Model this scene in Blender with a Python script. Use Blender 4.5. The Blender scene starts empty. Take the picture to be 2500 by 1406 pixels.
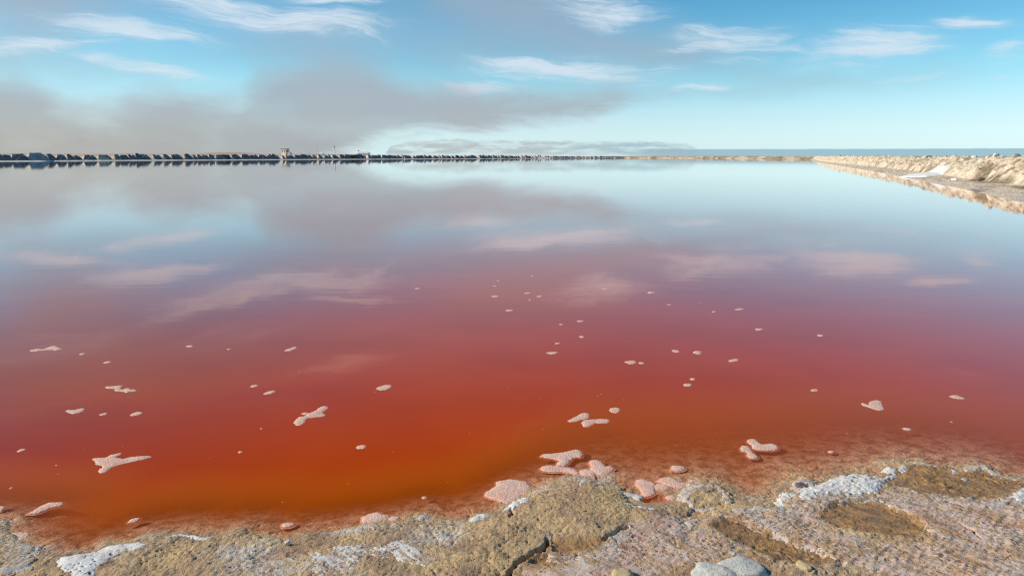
import bpy, math, random
import numpy as np
from mathutils import Matrix, Vector

# ------------------------------------------------------------------ camera
scene = bpy.context.scene
CAM_H = 1.6
FPX = 1667.0                       # focal length in photo pixels (24 mm on 36 mm)
PITCH = math.atan((703 - 381.5) / FPX)
ROLL = 0.0016
cam_data = bpy.data.cameras.new('camera')
cam_data.lens = 24.0
cam_data.sensor_width = 36.0
cam_data.clip_start = 0.05
cam_data.clip_end = 20000
cam = bpy.data.objects.new('camera', cam_data)
scene.collection.objects.link(cam)
CAM_R = Matrix.Rotation(math.pi / 2 - PITCH, 3, 'X') @ Matrix.Rotation(ROLL, 3, 'Z')
cam.matrix_world = Matrix.Translation((0, 0, CAM_H)) @ CAM_R.to_4x4()
scene.camera = cam

# ------------------------------------------------------------------ light settings
SUN_EL = math.radians(31)
SUN_AZ = math.radians(-91)         # measured from +Y towards +X: the sun stands to the left
SUN_STRENGTH = 5.0
SKY_STRENGTH = 0.1276
EXPOSURE = 0.0
scene.view_settings.view_transform = 'Standard'
scene.view_settings.look = 'None'
scene.view_settings.gamma = 1.0
scene.view_settings.use_curve_mapping = False
scene.view_settings.exposure = EXPOSURE
scene.cycles.max_bounces = 6
scene.cycles.transparent_max_bounces = 8
scene.cycles.use_denoising = False
scene.cycles.filter_width = 1.25

sun_data = bpy.data.lights.new('sun', 'SUN')
sun_data.energy = SUN_STRENGTH
sun_data.angle = math.radians(0.5)
sun_data.color = (1.0, 0.92, 0.79)
sun = bpy.data.objects.new('sun', sun_data)
scene.collection.objects.link(sun)
to_sun = Vector((math.sin(SUN_AZ) * math.cos(SUN_EL), math.cos(SUN_AZ) * math.cos(SUN_EL), math.sin(SUN_EL)))
sun.rotation_euler = to_sun.to_track_quat('Z', 'Y').to_euler()
sun.location = to_sun * 50


# ------------------------------------------------------------------ photo geometry
def ray(px, py):
    return (CAM_R @ Vector(((px - 1250) / FPX, -(py - 703) / FPX, -1.0))).normalized()


def at(px, py, z=0.0):
    """Point of the horizontal plane z that the photo shows at (px, py)."""
    d = ray(px, py)
    t = (z - CAM_H) / d.z
    return (d.x * t, d.y * t)


def ats(pts, z=0.0):
    return np.array([at(x, y, z) for x, y in pts])


def azel(px, py):
    d = ray(px, py)
    return math.atan2(d.x, d.y), math.asin(d.z)


# ------------------------------------------------------------------ node helpers
class X:
    """A socket with arithmetic."""
    nt = None

    def __init__(self, s):
        self.s = s

    @staticmethod
    def m(op, *a, clamp=False):
        n = X.nt.nodes.new('ShaderNodeMath')
        n.operation = op
        n.use_clamp = clamp
        for i, v in enumerate(a):
            X.put(n.inputs[i], v)
        return X(n.outputs[0])

    @staticmethod
    def put(inp, v):
        if isinstance(v, X):
            X.nt.links.new(v.s, inp)
        else:
            inp.default_value = v

    def __add__(self, o): return X.m('ADD', self, o)
    def __radd__(self, o): return X.m('ADD', self, o)
    def __sub__(self, o): return X.m('SUBTRACT', self, o)
    def __rsub__(self, o): return X.m('SUBTRACT', o, self)
    def __mul__(self, o): return X.m('MULTIPLY', self, o)
    def __rmul__(self, o): return X.m('MULTIPLY', self, o)
    def __truediv__(self, o): return X.m('DIVIDE', self, o)


def clamp01(a):
    return X.m('ADD', a, 0.0, clamp=True)


def smooth(a, lo, hi):
    n = X.nt.nodes.new('ShaderNodeMapRange')
    n.interpolation_type = 'SMOOTHSTEP'
    X.put(n.inputs['Value'], a)
    n.inputs['From Min'].default_value = lo
    n.inputs['From Max'].default_value = hi
    return X(n.outputs[0])


def noise(vec=None, scale=5.0, detail=4.0, rough=0.5, dist=0.0, out='Fac'):
    n = X.nt.nodes.new('ShaderNodeTexNoise')
    if vec is not None:
        X.put(n.inputs['Vector'], vec)
    n.inputs['Scale'].default_value = scale
    n.inputs['Detail'].default_value = detail
    n.inputs['Roughness'].default_value = rough
    n.inputs['Distortion'].default_value = dist
    return X(n.outputs[out])


def voronoi(vec=None, scale=5.0, feature='F1', out='Distance', rand=1.0):
    n = X.nt.nodes.new('ShaderNodeTexVoronoi')
    n.feature = feature
    if vec is not None:
        X.put(n.inputs['Vector'], vec)
    n.inputs['Scale'].default_value = scale
    n.inputs['Randomness'].default_value = rand
    return X(n.outputs[out])


def vec(x, y, z=0.0):
    n = X.nt.nodes.new('ShaderNodeCombineXYZ')
    for i, v in enumerate((x, y, z)):
        X.put(n.inputs[i], v)
    return X(n.outputs[0])


def mixc(f, a, b):
    n = X.nt.nodes.new('ShaderNodeMix')
    n.data_type = 'RGBA'
    X.put(n.inputs[0], f)
    X.put(n.inputs[6], a if isinstance(a, X) else (*a, 1.0))
    X.put(n.inputs[7], b if isinstance(b, X) else (*b, 1.0))
    return X(n.outputs[2])


def mulc(a, b):
    n = X.nt.nodes.new('ShaderNodeMix')
    n.data_type = 'RGBA'
    n.blend_type = 'MULTIPLY'
    n.inputs[0].default_value = 1.0
    X.put(n.inputs[6], a if isinstance(a, X) else (*a, 1.0))
    X.put(n.inputs[7], b if isinstance(b, X) else (*b, 1.0))
    return X(n.outputs[2])


def bump(h, dist, strength=1.0, normal=None):
    n = X.nt.nodes.new('ShaderNodeBump')
    n.inputs['Strength'].default_value = strength
    n.inputs['Distance'].default_value = dist
    X.put(n.inputs['Height'], h)
    if normal is not None:
        X.put(n.inputs['Normal'], normal)
    return X(n.outputs[0])


def attr(name):
    n = X.nt.nodes.new('ShaderNodeAttribute')
    n.attribute_name = name
    return X(n.outputs['Fac'])


def geo(out='Position'):
    n = X.nt.nodes.new('ShaderNodeNewGeometry')
    return X(n.outputs[out])


def objco():
    n = X.nt.nodes.new('ShaderNodeTexCoord')
    return X(n.outputs['Object'])


def sep(v):
    n = X.nt.nodes.new('ShaderNodeSeparateXYZ')
    X.put(n.inputs[0], v)
    return X(n.outputs[0]), X(n.outputs[1]), X(n.outputs[2])


def new_mat(name):
    m = bpy.data.materials.new(name)
    m.use_nodes = True
    nt = m.node_tree
    nt.nodes.clear()
    X.nt = nt
    out = nt.nodes.new('ShaderNodeOutputMaterial')
    return m, out


def principled(out, color, rough=0.8, normal=None, spec=0.5, **kw):
    n = X.nt.nodes.new('ShaderNodeBsdfPrincipled')
    X.put(n.inputs['Base Color'], color if isinstance(color, X) else (*color, 1.0))
    X.put(n.inputs['Roughness'], rough)
    n.inputs['Specular IOR Level'].default_value = spec
    if normal is not None:
        X.put(n.inputs['Normal'], normal)
    X.nt.links.new(n.outputs[0], out.inputs[0])
    return n


# ------------------------------------------------------------------ world: sky with clouds
world = bpy.data.worlds.new('World')
scene.world = world
world.use_nodes = True
X.nt = world.node_tree
X.nt.nodes.clear()
w_out = X.nt.nodes.new('ShaderNodeOutputWorld')
w_bg = X.nt.nodes.new('ShaderNodeBackground')
w_bg.inputs['Strength'].default_value = SKY_STRENGTH
X.nt.links.new(w_bg.outputs[0], w_out.inputs[0])
sky = X.nt.nodes.new('ShaderNodeTexSky')
sky.sky_type = 'NISHITA'
sky.sun_disc = False
sky.sun_elevation = SUN_EL
sky.sun_rotation = SUN_AZ
sky.altitude = 0
sky.air_density = 1.0
sky.dust_density = 0.3
sky.ozone_density = 1.0
sky_col = mulc(X(sky.outputs[0]), (0.80, 1.03, 1.06))

tc = X.nt.nodes.new('ShaderNodeTexCoord')
dvec = X(tc.outputs['Generated'])
dx, dy, dz = sep(dvec)
az = X.m('ARCTAN2', dx, dy)
el = X.m('ARCSINE', dz)

# shared warped noises, drawn out along the horizon
warp1 = noise(vec(az * 5.0, el * 14.0, 3.1), 1.0, 3.0, 0.55) - 0.5
warp2 = noise(vec(az * 5.0, el * 14.0, 9.7), 1.0, 3.0, 0.55) - 0.5
azw = az + warp1 * 0.15 + (noise(vec(az * 22.0, el * 40.0, 6.1), 1.0, 4.0, 0.6) - 0.5) * 0.030
elw = el + warp2 * 0.055 + (noise(vec(az * 16.0, el * 34.0, 7.3), 1.0, 4.0, 0.6) - 0.5) * 0.016
streak = noise(vec(azw * 9.0 + elw * 16.0, elw * 95.0 + azw * 7.0, 1.7), 1.0, 7.0, 0.60, 0.5)
fine = noise(vec(azw * 24.0, elw * 210.0 + azw * 26.0, 5.5), 1.0, 5.0, 0.65, 0.9)
billow = noise(vec(az * 9.0, el * 22.0, 4.2), 1.0, 6.0, 0.55, 0.2)
soft = noise(vec(az * 4.0, el * 12.0, 8.4), 1.0, 3.0, 0.5)


def ellipse(cx, cy, hw, hh, tilt=0.0, warped=True, reflected=False):
    """Gaussian blob at a photo position (or at the sky point mirrored there), as world azimuth/elevation."""
    a0, e0 = azel(cx, cy)
    if reflected:
        e0 = -e0
    sa = math.cos(math.atan((cx - 1250) / FPX)) ** 2 / FPX
    se = 1.0 / FPX * 0.95
    t = math.radians(tilt)
    u = (azw if warped else az) - a0
    v = (elw if warped else el) - e0
    # image tilt (positive: falls towards the right)
    du = (u * (math.cos(t) / sa / hw)) - (v * (math.sin(t) / se / hw))
    dv = (u * (math.sin(t) / sa / hh)) + (v * (math.cos(t) / se / hh))
    r2 = du * du + dv * dv
    return X.m('EXPONENT', r2 * -1.0)


wisps = [
    (545, 15, 210, 24, 7, 1.0), (680, 52, 190, 30, 3, 1.0), (800, 55, 110, 15, 14, .9), (800, 2, 120, 13, -2, .9),
    (300, 74, 170, 20, 4, .95), (410, 90, 80, 12, 6, .8), (110, 122, 110, 17, -3, 1.0), (240, 108, 90, 8, -2, .6),
    (310, 154, 60, 13, 4, .8), (430, 188, 90, 17, 5, 1.0), (480, 200, 60, 9, 4, .8),
    (1475, 25, 125, 30, 5, .95), (1340, 160, 150, 26, 3, .95), (1190, 208, 80, 15, 0, .9), (1470, 182, 130, 18, 4, .75),
    (1590, 165, 60, 12, 5, .5),
    (1790, 97, 105, 26, 3, 1.0), (1890, 118, 95, 11, 4, .8), (1690, 118, 90, 9, 0, .6), (2110, 115, 135, 32, -3, 1.0),
    (2200, 130, 70, 10, 3, .7), (2355, 54, 95, 17, 6, .85), (2450, 132, 65, 13, -2, .6), (1690, 222, 50, 9, 0, .8),
    (1790, 148, 80, 11, 0, .55), (2220, 190, 60, 7, 0, .35), (2410, 188, 40, 6, 0, .4), (1560, 212, 80, 8, 0, .4),
    (1160, 330, 110, 10, 0, .55), (1330, 292, 160, 9, 0, .5), (1380, 308, 130, 8, 0, .4),
]
refl = [(840, 890, 150, 34, 4, .8), (560, 830, 170, 30, 3, .4), (150, 850, 200, 40, 2, .55), (1780, 905, 180, 26, 4, .35),
        (700, 1000, 200, 30, 0, .3), (2300, 900, 160, 30, 3, .3), (1200, 1060, 240, 40, 0, .3), (100, 1010, 200, 40, 0, .3)]
wsum = None
for cx, cy, hw, hh, t, a in wisps:
    e = ellipse(cx, cy, hw * 1.25, hh * 1.15, t) * a
    wsum = e if wsum is None else X.m('MAXIMUM', wsum, e)
for cx, cy, hw, hh, t, a in refl:
    wsum = X.m('MAXIMUM', wsum, ellipse(cx, cy, hw, hh, t, True, True) * a)
# the rest of the sky carries the same thin cirrus
rest = noise(vec(dx * 2.2, dy * 2.2, dz * 9.0), 1.0, 4.0, 0.55, 0.5)
wsum = X.m('MAXIMUM', wsum, smooth(rest, 0.60, 0.80) * smooth(el, 0.30, 0.42) * 0.7)
wisp = smooth(wsum * 1.2 + (streak - 0.5) * 2.4 + (fine - 0.5) * 1.2, 0.15, 1.62) * smooth(wsum, 0.02, 0.50)
wisp = clamp01(wisp * 0.95 + smooth(wsum, 0.02, 0.9) * (soft * 0.36))

# grey marine cloud bank on the left
prof = [(-900, 190), (-300, 175), (0, 196), (70, 210), (140, 246), (250, 268), (330, 250), (400, 236), (460, 231), (540, 232),
        (590, 232), (620, 192), (680, 174), (760, 165), (860, 156), (920, 166), (980, 196), (1060, 212), (1180, 220), (1300, 224),
        (1420, 222), (1520, 222), (1590, 230), (1640, 246), (1680, 270), (1720, 300), (1850, 420)]
low = [(-900, 460), (0, 460), (500, 450), (760, 400), (900, 345), (1000, 318), (1080, 306), (1180, 304), (1300, 293), (1400, 280), (1480, 264), (1560, 246),
       (1640, 240), (1720, 238), (1850, 238)]
band = [(-900, 420), (900, 420), (960, 352), (1020, 346), (1120, 340), (1180, 346), (1230, 341), (1300, 345), (1380, 344), (1440, 348),
        (1500, 349), (1560, 341), (1600, 347), (1640, 350), (1690, 355), (1720, 372), (1760, 400)]


def curve(pts):
    n = X.nt.nodes.new('ShaderNodeFloatCurve')
    amin, amax = -math.pi, math.pi
    c = n.mapping.curves[0]
    pp = []
    for x, y in pts:
        a, e = azel(x, y)
        pp.append(((a - amin) / (amax - amin), e / 0.5 + 0.2))
    pp = [(0.0, 0.12), (0.07, 0.14)] + pp + [(pp[-1][0] + 0.01, 0.12), (1.0, 0.12)]
    while len(c.points) < len(pp):
        c.points.new(0.5, 0.5)
    for p, q in zip(c.points, pp):
        p.location = q
        p.handle_type = 'AUTO_CLAMPED'
    n.mapping.update()
    X.put(n.inputs['Value'], (az - amin) / (amax - amin))
    return (X(n.outputs[0]) - 0.2) * 0.5


bil = (billow - 0.5) * 0.040
top = smooth(curve(prof) - el + 0.008 + bil * 1.3 + (soft - 0.5) * 0.016, -0.020, 0.036)
lowm = smooth(el - curve(low) + bil * 0.7 + (streak - 0.5) * 0.03, -0.018, 0.014)
bank = top * lowm
bandm = smooth(curve(band) - el + (noise(vec(az * 42, el * 120, 2.2), 1.0, 6.0, 0.6, 0.4) - 0.5) * 0.013, -0.0022, 0.0040) * smooth(el, -0.004, 0.006)
# sea fog lying on the horizon to the right
azf = azel(1520, 365)[0]
fog_top = (366 - 384) / FPX
fogm = smooth(0.0100 - el + (noise(vec(az * 30, 1.0, 0.0), 1.0, 3.0, 0.5) - 0.5) * 0.0016, -0.0005, 0.0010) * smooth(az, azf - 0.02, azf + 0.06)
# thin grey veils
veil = None
for cx, cy, hw, hh, t, a in [(60, 90, 170, 90, 0, .35), (760, 110, 230, 60, 0, .42), (1120, 130, 130, 60, 0, .25), (1390, 90, 260, 55, 3, .45), (1250, 0, 190, 60, 0, .6),
                             (1650, 130, 180, 45, 0, .35), (1900, 195, 180, 30, 4, .3), (1750, 235, 140, 18, 0, .22), (330, 180, 220, 40, 0, .2),
                             (1000, 45, 160, 40, 0, .12), (2150, 190, 200, 25, 0, .12), (60, -80, 320, 130, 0, .75), (350, -180, 380, 110, 0, .55), (1000, -120, 420, 90, 0, .3), (60, -330, 420, 130, 0, .5)]:
    e = ellipse(cx, cy, hw, hh, t) * a
    veil = e if veil is None else veil + e
veil = clamp01(veil * (soft * 1.2 + 0.35))

pale = smooth(el, 0.13, 0.0)
sky_col = mixc(pale * 0.35, sky_col, (8.2, 9.6, 9.7))
rmp = X.nt.nodes.new('ShaderNodeValToRGB')          # clear maritime air: deep blue overhead, pale cyan low down
X.put(rmp.inputs[0], el * 2.0)
els = rmp.color_ramp.elements
els[0].position = 0.0; els[0].color = (.86, .95, 1.16, 1)
els[1].position = 1.0; els[1].color = (.28, .62, .90, 1)
for p_, c_ in ((.098, (.87, .92, 1.09, 1)), (.216, (.757, .98, 1.07, 1)), (.426, (.42, .82, .97, 1))):
    e_ = els.new(p_); e_.color = c_
sky_col = mulc(sky_col, X(rmp.outputs[0]))
grey = mixc(smooth(el, 0.01, 0.10), (3.05, 3.22, 3.35), (3.0, 3.5, 4.0))
grey = mixc(smooth(az, -0.25, -0.62) * smooth(el, 0.10, 0.0) * 0.55, grey, (3.9, 3.65, 3.2))
grey = mixc(clamp01((billow - 0.42) * 1.2), grey, (3.55, 3.75, 4.1))
c = mixc(veil, sky_col, (3.0, 3.5, 4.1))
c = mixc(fogm * 0.9, c, (2.4, 4.0, 4.8))
c = mixc(wisp * 0.84, c, (5.5, 6.25, 6.9))
dens = clamp01(smooth(billow + (soft - 0.5) * 0.8, 0.22, 0.62) * 0.16 + 0.74 + smooth(el, 0.05, 0.0) * 0.12)
c = mixc(bank * dens, c, grey)
c = mixc(bandm * smooth(noise(vec(az * 30, el * 150, 7.7), 1.0, 4.0, 0.6), 0.25, 0.62) * 0.80, c, mixc(smooth(az, -0.05, 0.18), (3.5, 3.7, 3.8), (2.85, 3.9, 4.4)))
# faint wisps in front of the bank
X.put(w_bg.inputs['Color'], c)

# ------------------------------------------------------------------ numpy noise
def _hash(ix, iy, seed):
    h = (ix.astype(np.int64) * 374761393 + iy.astype(np.int64) * 668265263 + seed * 1442695041) & 0xffffffff
    h = ((h ^ (h >> 13)) * 1274126177) & 0xffffffff
    h = h ^ (h >> 16)
    return h


def perlin(x, y, seed=0):
    x = np.asarray(x, dtype=np.float64); y = np.asarray(y, dtype=np.float64)
    x0 = np.floor(x); y0 = np.floor(y)
    fx = x - x0; fy = y - y0
    u = fx * fx * fx * (fx * (fx * 6 - 15) + 10)
    v = fy * fy * fy * (fy * (fy * 6 - 15) + 10)

    def g(i, j):
        a = _hash(x0 + i, y0 + j, seed) * (2 * math.pi / 4294967296.0)
        return np.cos(a) * (fx - i) + np.sin(a) * (fy - j)
    a = g(0, 0); b = g(1, 0); c_ = g(0, 1); d = g(1, 1)
    return ((a + (b - a) * u) * (1 - v) + (c_ + (d - c_) * u) * v) * 1.41


def fbm(x, y, octaves=4, seed=0, gain=0.5, ridged=False):
    s = 0; a = 1.0; t = 0
    for i in range(octaves):
        n = perlin(x * 2 ** i, y * 2 ** i, seed + i * 17)
        if ridged:
            n = 1 - 2 * np.abs(n)
        s = s + n * a; t += a; a *= gain
    return s / t


def worley(x, y, seed=0, jitter=0.9):
    """Distance to nearest cell point, with that cell's random number."""
    x = np.asarray(x); y = np.asarray(y)
    x0 = np.floor(x); y0 = np.floor(y)
    best = np.full(x.shape, 9.0); rnd = np.zeros(x.shape)
    for i in (-1, 0, 1):
        for j in (-1, 0, 1):
            h = _hash(x0 + i, y0 + j, seed)
            px = x0 + i + 0.5 + jitter * ((h & 0xffff) / 65535.0 - 0.5)
            py = y0 + j + 0.5 + jitter * (((h >> 16) & 0xffff) / 65535.0 - 0.5)
            d = np.hypot(x - px, y - py)
            m = d < best
            best = np.where(m, d, best)
            rnd = np.where(m, (_hash(x0 + i, y0 + j, seed + 5) & 0xffff) / 65535.0, rnd)
    return best, rnd


def plate_edge(x, y, seed=0, jitter=0.9):
    """Distance to the border between the two nearest cells."""
    x0 = np.floor(x); y0 = np.floor(y)
    f1 = np.full(x.shape, 9.0); f2 = np.full(x.shape, 9.0)
    for i in (-1, 0, 1):
        for j in (-1, 0, 1):
            h = _hash(x0 + i, y0 + j, seed)
            d = np.hypot(x - (x0 + i + 0.5 + jitter * ((h & 0xffff) / 65535.0 - 0.5)), y - (y0 + j + 0.5 + jitter * (((h >> 16) & 0xffff) / 65535.0 - 0.5)))
            f2 = np.where(d < f1, f1, np.minimum(f2, d))
            f1 = np.minimum(f1, d)
    return f2 - f1


def sdist(x, y, poly):
    """Signed distance to a polygon, positive inside."""
    x = np.asarray(x, dtype=np.float64); y = np.asarray(y, dtype=np.float64)
    d2 = np.full(x.shape, 1e18); ins = np.zeros(x.shape, dtype=bool)
    n = len(poly)
    for i in range(n):
        ax, ay = poly[i]; bx, by = poly[(i + 1) % n]
        ex, ey = bx - ax, by - ay
        L = ex * ex + ey * ey + 1e-12
        wx = x - ax; wy = y - ay
        t = np.clip((wx * ex + wy * ey) / L, 0, 1)
        qx = wx - ex * t; qy = wy - ey * t
        np.minimum(d2, qx * qx + qy * qy, out=d2)
        if ay != by:
            cr = ((ay > y) != (by > y)) & (x < ex * (y - ay) / (by - ay) + ax)
            ins ^= cr
    d = np.sqrt(d2)
    return np.where(ins, d, -d)


def sst(x, a, b):
    t = np.clip((x - a) / (b - a), 0, 1)
    return t * t * (3 - 2 * t)


# ------------------------------------------------------------------ mesh helpers
col = scene.collection


def link_mesh(name, verts, faces, mat, parent=None, smooth_=True, attrs=None, tris=False):
    me = bpy.data.meshes.new(name)
    verts = np.asarray(verts, dtype=np.float32)
    faces = np.asarray(faces, dtype=np.int32)
    k = faces.shape[1]
    me.vertices.add(len(verts))
    me.vertices.foreach_set('co', verts.ravel())
    me.loops.add(faces.size)
    me.loops.foreach_set('vertex_index', faces.ravel())
    me.polygons.add(len(faces))
    me.polygons.foreach_set('loop_start', np.arange(0, faces.size, k, dtype=np.int32))
    me.polygons.foreach_set('loop_total', np.full(len(faces), k, dtype=np.int32))
    me.polygons.foreach_set('use_smooth', np.full(len(faces), smooth_, dtype=bool))
    me.update(calc_edges=True)
    me.validate()
    if attrs:
        for an, av in attrs.items():
            a = me.attributes.new(an, 'FLOAT', 'POINT')
            a.data.foreach_set('value', np.asarray(av, dtype=np.float32).ravel())
    if mat:
        me.materials.append(mat)
    o = bpy.data.objects.new(name, me)
    col.objects.link(o)
    if parent:
        o.parent = parent
    return o


def pydata(name, verts, faces, mat, parent=None, smooth_=False):
    me = bpy.data.meshes.new(name)
    me.from_pydata([tuple(v) for v in verts], [], [tuple(f) for f in faces])
    me.update()
    for p in me.polygons:
        p.use_smooth = smooth_
    if mat:
        me.materials.append(mat)
    o = bpy.data.objects.new(name, me)
    col.objects.link(o)
    if parent:
        o.parent = parent
    return o


def grid_faces(nu, nv):
    i = np.arange(nu * nv).reshape(nv, nu)
    return np.stack([i[:-1, :-1].ravel(), i[:-1, 1:].ravel(), i[1:, 1:].ravel(), i[1:, :-1].ravel()], 1)


def compact(verts, faces, attrs=None):
    used = np.unique(faces)
    remap = np.full(len(verts), -1, dtype=np.int64)
    remap[used] = np.arange(len(used))
    return verts[used], remap[faces], ({k: v[used] for k, v in attrs.items()} if attrs else None)


def tag(o, label=None, cat=None, group=None, kind=None):
    if label: o['label'] = label
    if cat: o['category'] = cat
    if group: o['group'] = group
    if kind: o['kind'] = kind
    return o


def empty(name, loc, rz=0.0):
    o = bpy.data.objects.new(name, None)
    o.location = loc
    o.rotation_euler = (0, 0, rz)
    o.empty_display_size = 0.2
    col.objects.link(o)
    return o


# ------------------------------------------------------------------ materials
def mat_rock():
    m, out = new_mat('shore_rock')
    p = geo()
    n1 = noise(p, 5.0, 6, 0.6, 0.3)
    n2 = noise(p, 38.0, 8, 0.68)
    n3 = noise(p, 17.0, 6, 0.62, 0.4)
    n4 = noise(p, 130.0, 4, 0.6)
    base = mixc(smooth(n1, 0.36, 0.64), (0.38, 0.24, 0.135), (0.60, 0.40, 0.19))
    base = mixc(smooth(n3, 0.52, 0.70) * 0.75, base, (0.20, 0.135, 0.085))
    ax_, ay_, az_ = sep(p)
    grain = noise(vec((ax_ * .74 - ay_ * .67) * 11.0, (ax_ * .67 + ay_ * .74) * 21.0, az_ * 10.0), 1.0, 8, 0.72, 0.9)
    base = mixc(attr('amber') * 0.9, base, mixc(smooth(grain, 0.38, 0.64), (0.20, 0.105, 0.045), (0.49, 0.255, 0.075)))
    base = mixc(smooth(n2, 0.54, 0.72) * 0.7, base, (0.10, 0.078, 0.055))
    dust = smooth(noise(p, 70.0, 7, 0.72, 0.2) + attr('salt') * 0.34, 0.66, 0.84)
    base = mixc(dust * 0.85, base, (0.60, 0.565, 0.51))
    base = mixc(attr('under'), base, mixc(smooth(n3, 0.36, 0.62), (0.36, 0.165, 0.075), (0.76, 0.47, 0.29)))
    speck = smooth(voronoi(p, 210.0), 0.17, 0.06) * smooth(noise(p, 22.0, 4, 0.6), 0.40, 0.58)
    base = mixc(speck * 0.75, base, (0.72, 0.68, 0.60))
    pitn = smooth(voronoi(p, 95.0), 0.22, 0.08) * smooth(noise(p, 13.0, 4, 0.6), 0.48, 0.62)
    base = mixc(pitn * 0.7, base, (0.07, 0.05, 0.035))
    rough = clamp01(0.88 - smooth(n2, 0.48, 0.30) * 0.35 - attr('amber') * 0.42)
    h = n2 * 0.55 + n4 * 0.35 + noise(p, 320.0, 3, 0.6) * 0.2 - pitn * 0.4
    principled(out, base, rough, bump(h, 0.014, 0.95), 0.45)
    return m


def mat_crust(name, c1, c2, pit):
    m, out = new_mat(name)
    p = geo()
    n1 = noise(p, 9.0, 5, 0.6)
    n2 = noise(p, 90.0, 6, 0.7)
    v = voronoi(p, 150.0)
    colr = mixc(smooth(n1, 0.38, 0.62), c1, c2)
    colr = mixc(smooth(voronoi(p, 190.0, out='Distance'), 0.16, 0.05) * 0.8, colr, (0.85, 0.82, 0.78))
    sx, sy, sz = sep(p)
    along = vec((sx * .74 - sy * .67) * 9.0, (sx * .67 + sy * .74) * 26.0, sz * 10.0)
    colr = mixc(smooth(noise(along, 1.0, 7, 0.68, 0.3), 0.45, 0.60) * 0.9 * attr('thin'), colr, (0.37, 0.225, 0.105))
    colr = mixc(attr('stain') * 0.9, colr, (0.56, 0.27, 0.17))
    colr = mixc(smooth(n2, 0.54, 0.74) * 0.5, colr, (0.36, 0.25, 0.17))
    hole = smooth(voronoi(vec((sx * .74 - sy * .67) * 27.0, (sx * .67 + sy * .74) * 46.0, 0.0), 1.0), 0.36, 0.20) * smooth(noise(p, 7.0, 4, 0.6), 0.40, 0.54)
    hole2 = smooth(voronoi(vec((sx * .74 - sy * .67) * 10.0, (sx * .67 + sy * .74) * 19.0, 3.0), 1.0), 0.34, 0.22) * smooth(noise(p, 9.0, 4, 0.6), 0.50, 0.60)
    hole = X.m('MAXIMUM', hole, hole2) * attr('thin')
    rust = smooth(noise(vec((sx * .74 - sy * .67) * 4.0, (sx * .67 + sy * .74) * 9.0, 5.0), 1.0, 5, 0.65, 0.5), 0.52, 0.66) * attr('thin')
    colr = mixc(rust * 0.55, colr, (0.45, 0.215, 0.10))
    colr = mixc(hole * 0.85, colr, pit)
    colr = mixc(attr('pit'), colr, pit)
    h = n2 * 0.6 + v * 0.5 - hole * 1.2
    principled(out, colr, 0.72 - smooth(n2, 0.45, 0.3) * 0.40, bump(h, 0.0025, 0.8), 0.5)
    return m


def mat_foam():
    m, out = new_mat('foam')
    p = geo()
    n1 = noise(p, 12.0, 4, 0.6)
    v = voronoi(p, 170.0)
    v2 = voronoi(p, 75.0)
    colr = mixc(smooth(n1, 0.35, 0.65), (0.72, 0.41, 0.28), (0.76, 0.51, 0.38))
    colr = mixc(attr('edge') * 0.55, colr, (0.80, 0.43, 0.31))
    colr = mixc(smooth(v2, 0.26, 0.12) * smooth(noise(p, 40.0, 3, 0.6), 0.38, 0.55) * attr('holes'), colr, (0.27, 0.12, 0.08))
    colr = mixc(smooth(v, 0.36, 0.1) * 0.5, colr, (0.50, 0.32, 0.25))
    h = v * 0.7 + v2 * 0.5
    n = principled(out, colr, 0.6, bump(h, 0.003, 0.8), 0.35)
    n.inputs['Subsurface Weight'].default_value = 0.25
    n.inputs['Subsurface Radius'].default_value = (0.02, 0.008, 0.005)
    n.inputs['Subsurface Scale'].default_value = 0.6
    return m


def mat_water():
    m, out = new_mat('red_brine')
    nt = X.nt
    p = geo()
    px, py, pz = sep(p)
    depth = attr('depth')
    big = noise(vec(px * 0.55, py * 0.8, 0.0), 1.0, 3, 0.5, 0.3)
    thick = clamp01(smooth(px, -3.8, -0.3) * 0.75 + (big - 0.5) * 1.1 + 0.15)
    deep = mixc(thick, (0.27, 0.019, 0.0002), (0.47, 0.053, 0.0002))
    shallow = (0.46, 0.078, 0.003)
    body = mixc(smooth(depth, 0.03, 0.24), shallow, deep)
    dif = nt.nodes.new('ShaderNodeBsdfDiffuse')
    X.put(dif.inputs['Color'], body)
    tr = nt.nodes.new('ShaderNodeBsdfTransparent')
    tint = mixc(smooth(depth, 0.0, 0.12), (1.0, 0.90, 0.82), (0.96, 0.58, 0.36))
    X.put(tr.inputs['Color'], tint)
    opac = 1.0 - X.m('EXPONENT', depth * -25.0)
    mx = nt.nodes.new('ShaderNodeMixShader')
    X.put(mx.inputs[0], opac)
    nt.links.new(tr.outputs[0], mx.inputs[1])
    nt.links.new(dif.outputs[0], mx.inputs[2])
    gl = nt.nodes.new('ShaderNodeBsdfGlossy')
    gl.inputs['Roughness'].default_value = 0.025
    gl.inputs['Color'].default_value = (1, 1, 1, 1)
    rip = noise(vec(px * 1.2, py * 3.5, 0.0), 1.0, 3, 0.5)
    bn = bump(rip, 0.0006, 1.0)
    X.put(gl.inputs['Normal'], bn)
    dt = nt.nodes.new('ShaderNodeVectorMath')
    dt.operation = 'DOT_PRODUCT'
    X.put(dt.inputs[0], geo('Normal'))
    X.put(dt.inputs[1], geo('Incoming'))
    cosi = X.m('ABSOLUTE', X(dt.outputs['Value']))
    fres = X.m('MULTIPLY', X.m('POWER', X.m('MAXIMUM', 1.0 - cosi * 2.0, 0.0), 2.4), 1.12, clamp=True)
    mx2 = nt.nodes.new('ShaderNodeMixShader')
    X.put(mx2.inputs[0], fres)
    nt.links.new(mx.outputs[0], mx2.inputs[1])
    nt.links.new(gl.outputs[0], mx2.inputs[2])
    nt.links.new(mx2.outputs[0], out.inputs[0])
    return m


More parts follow.
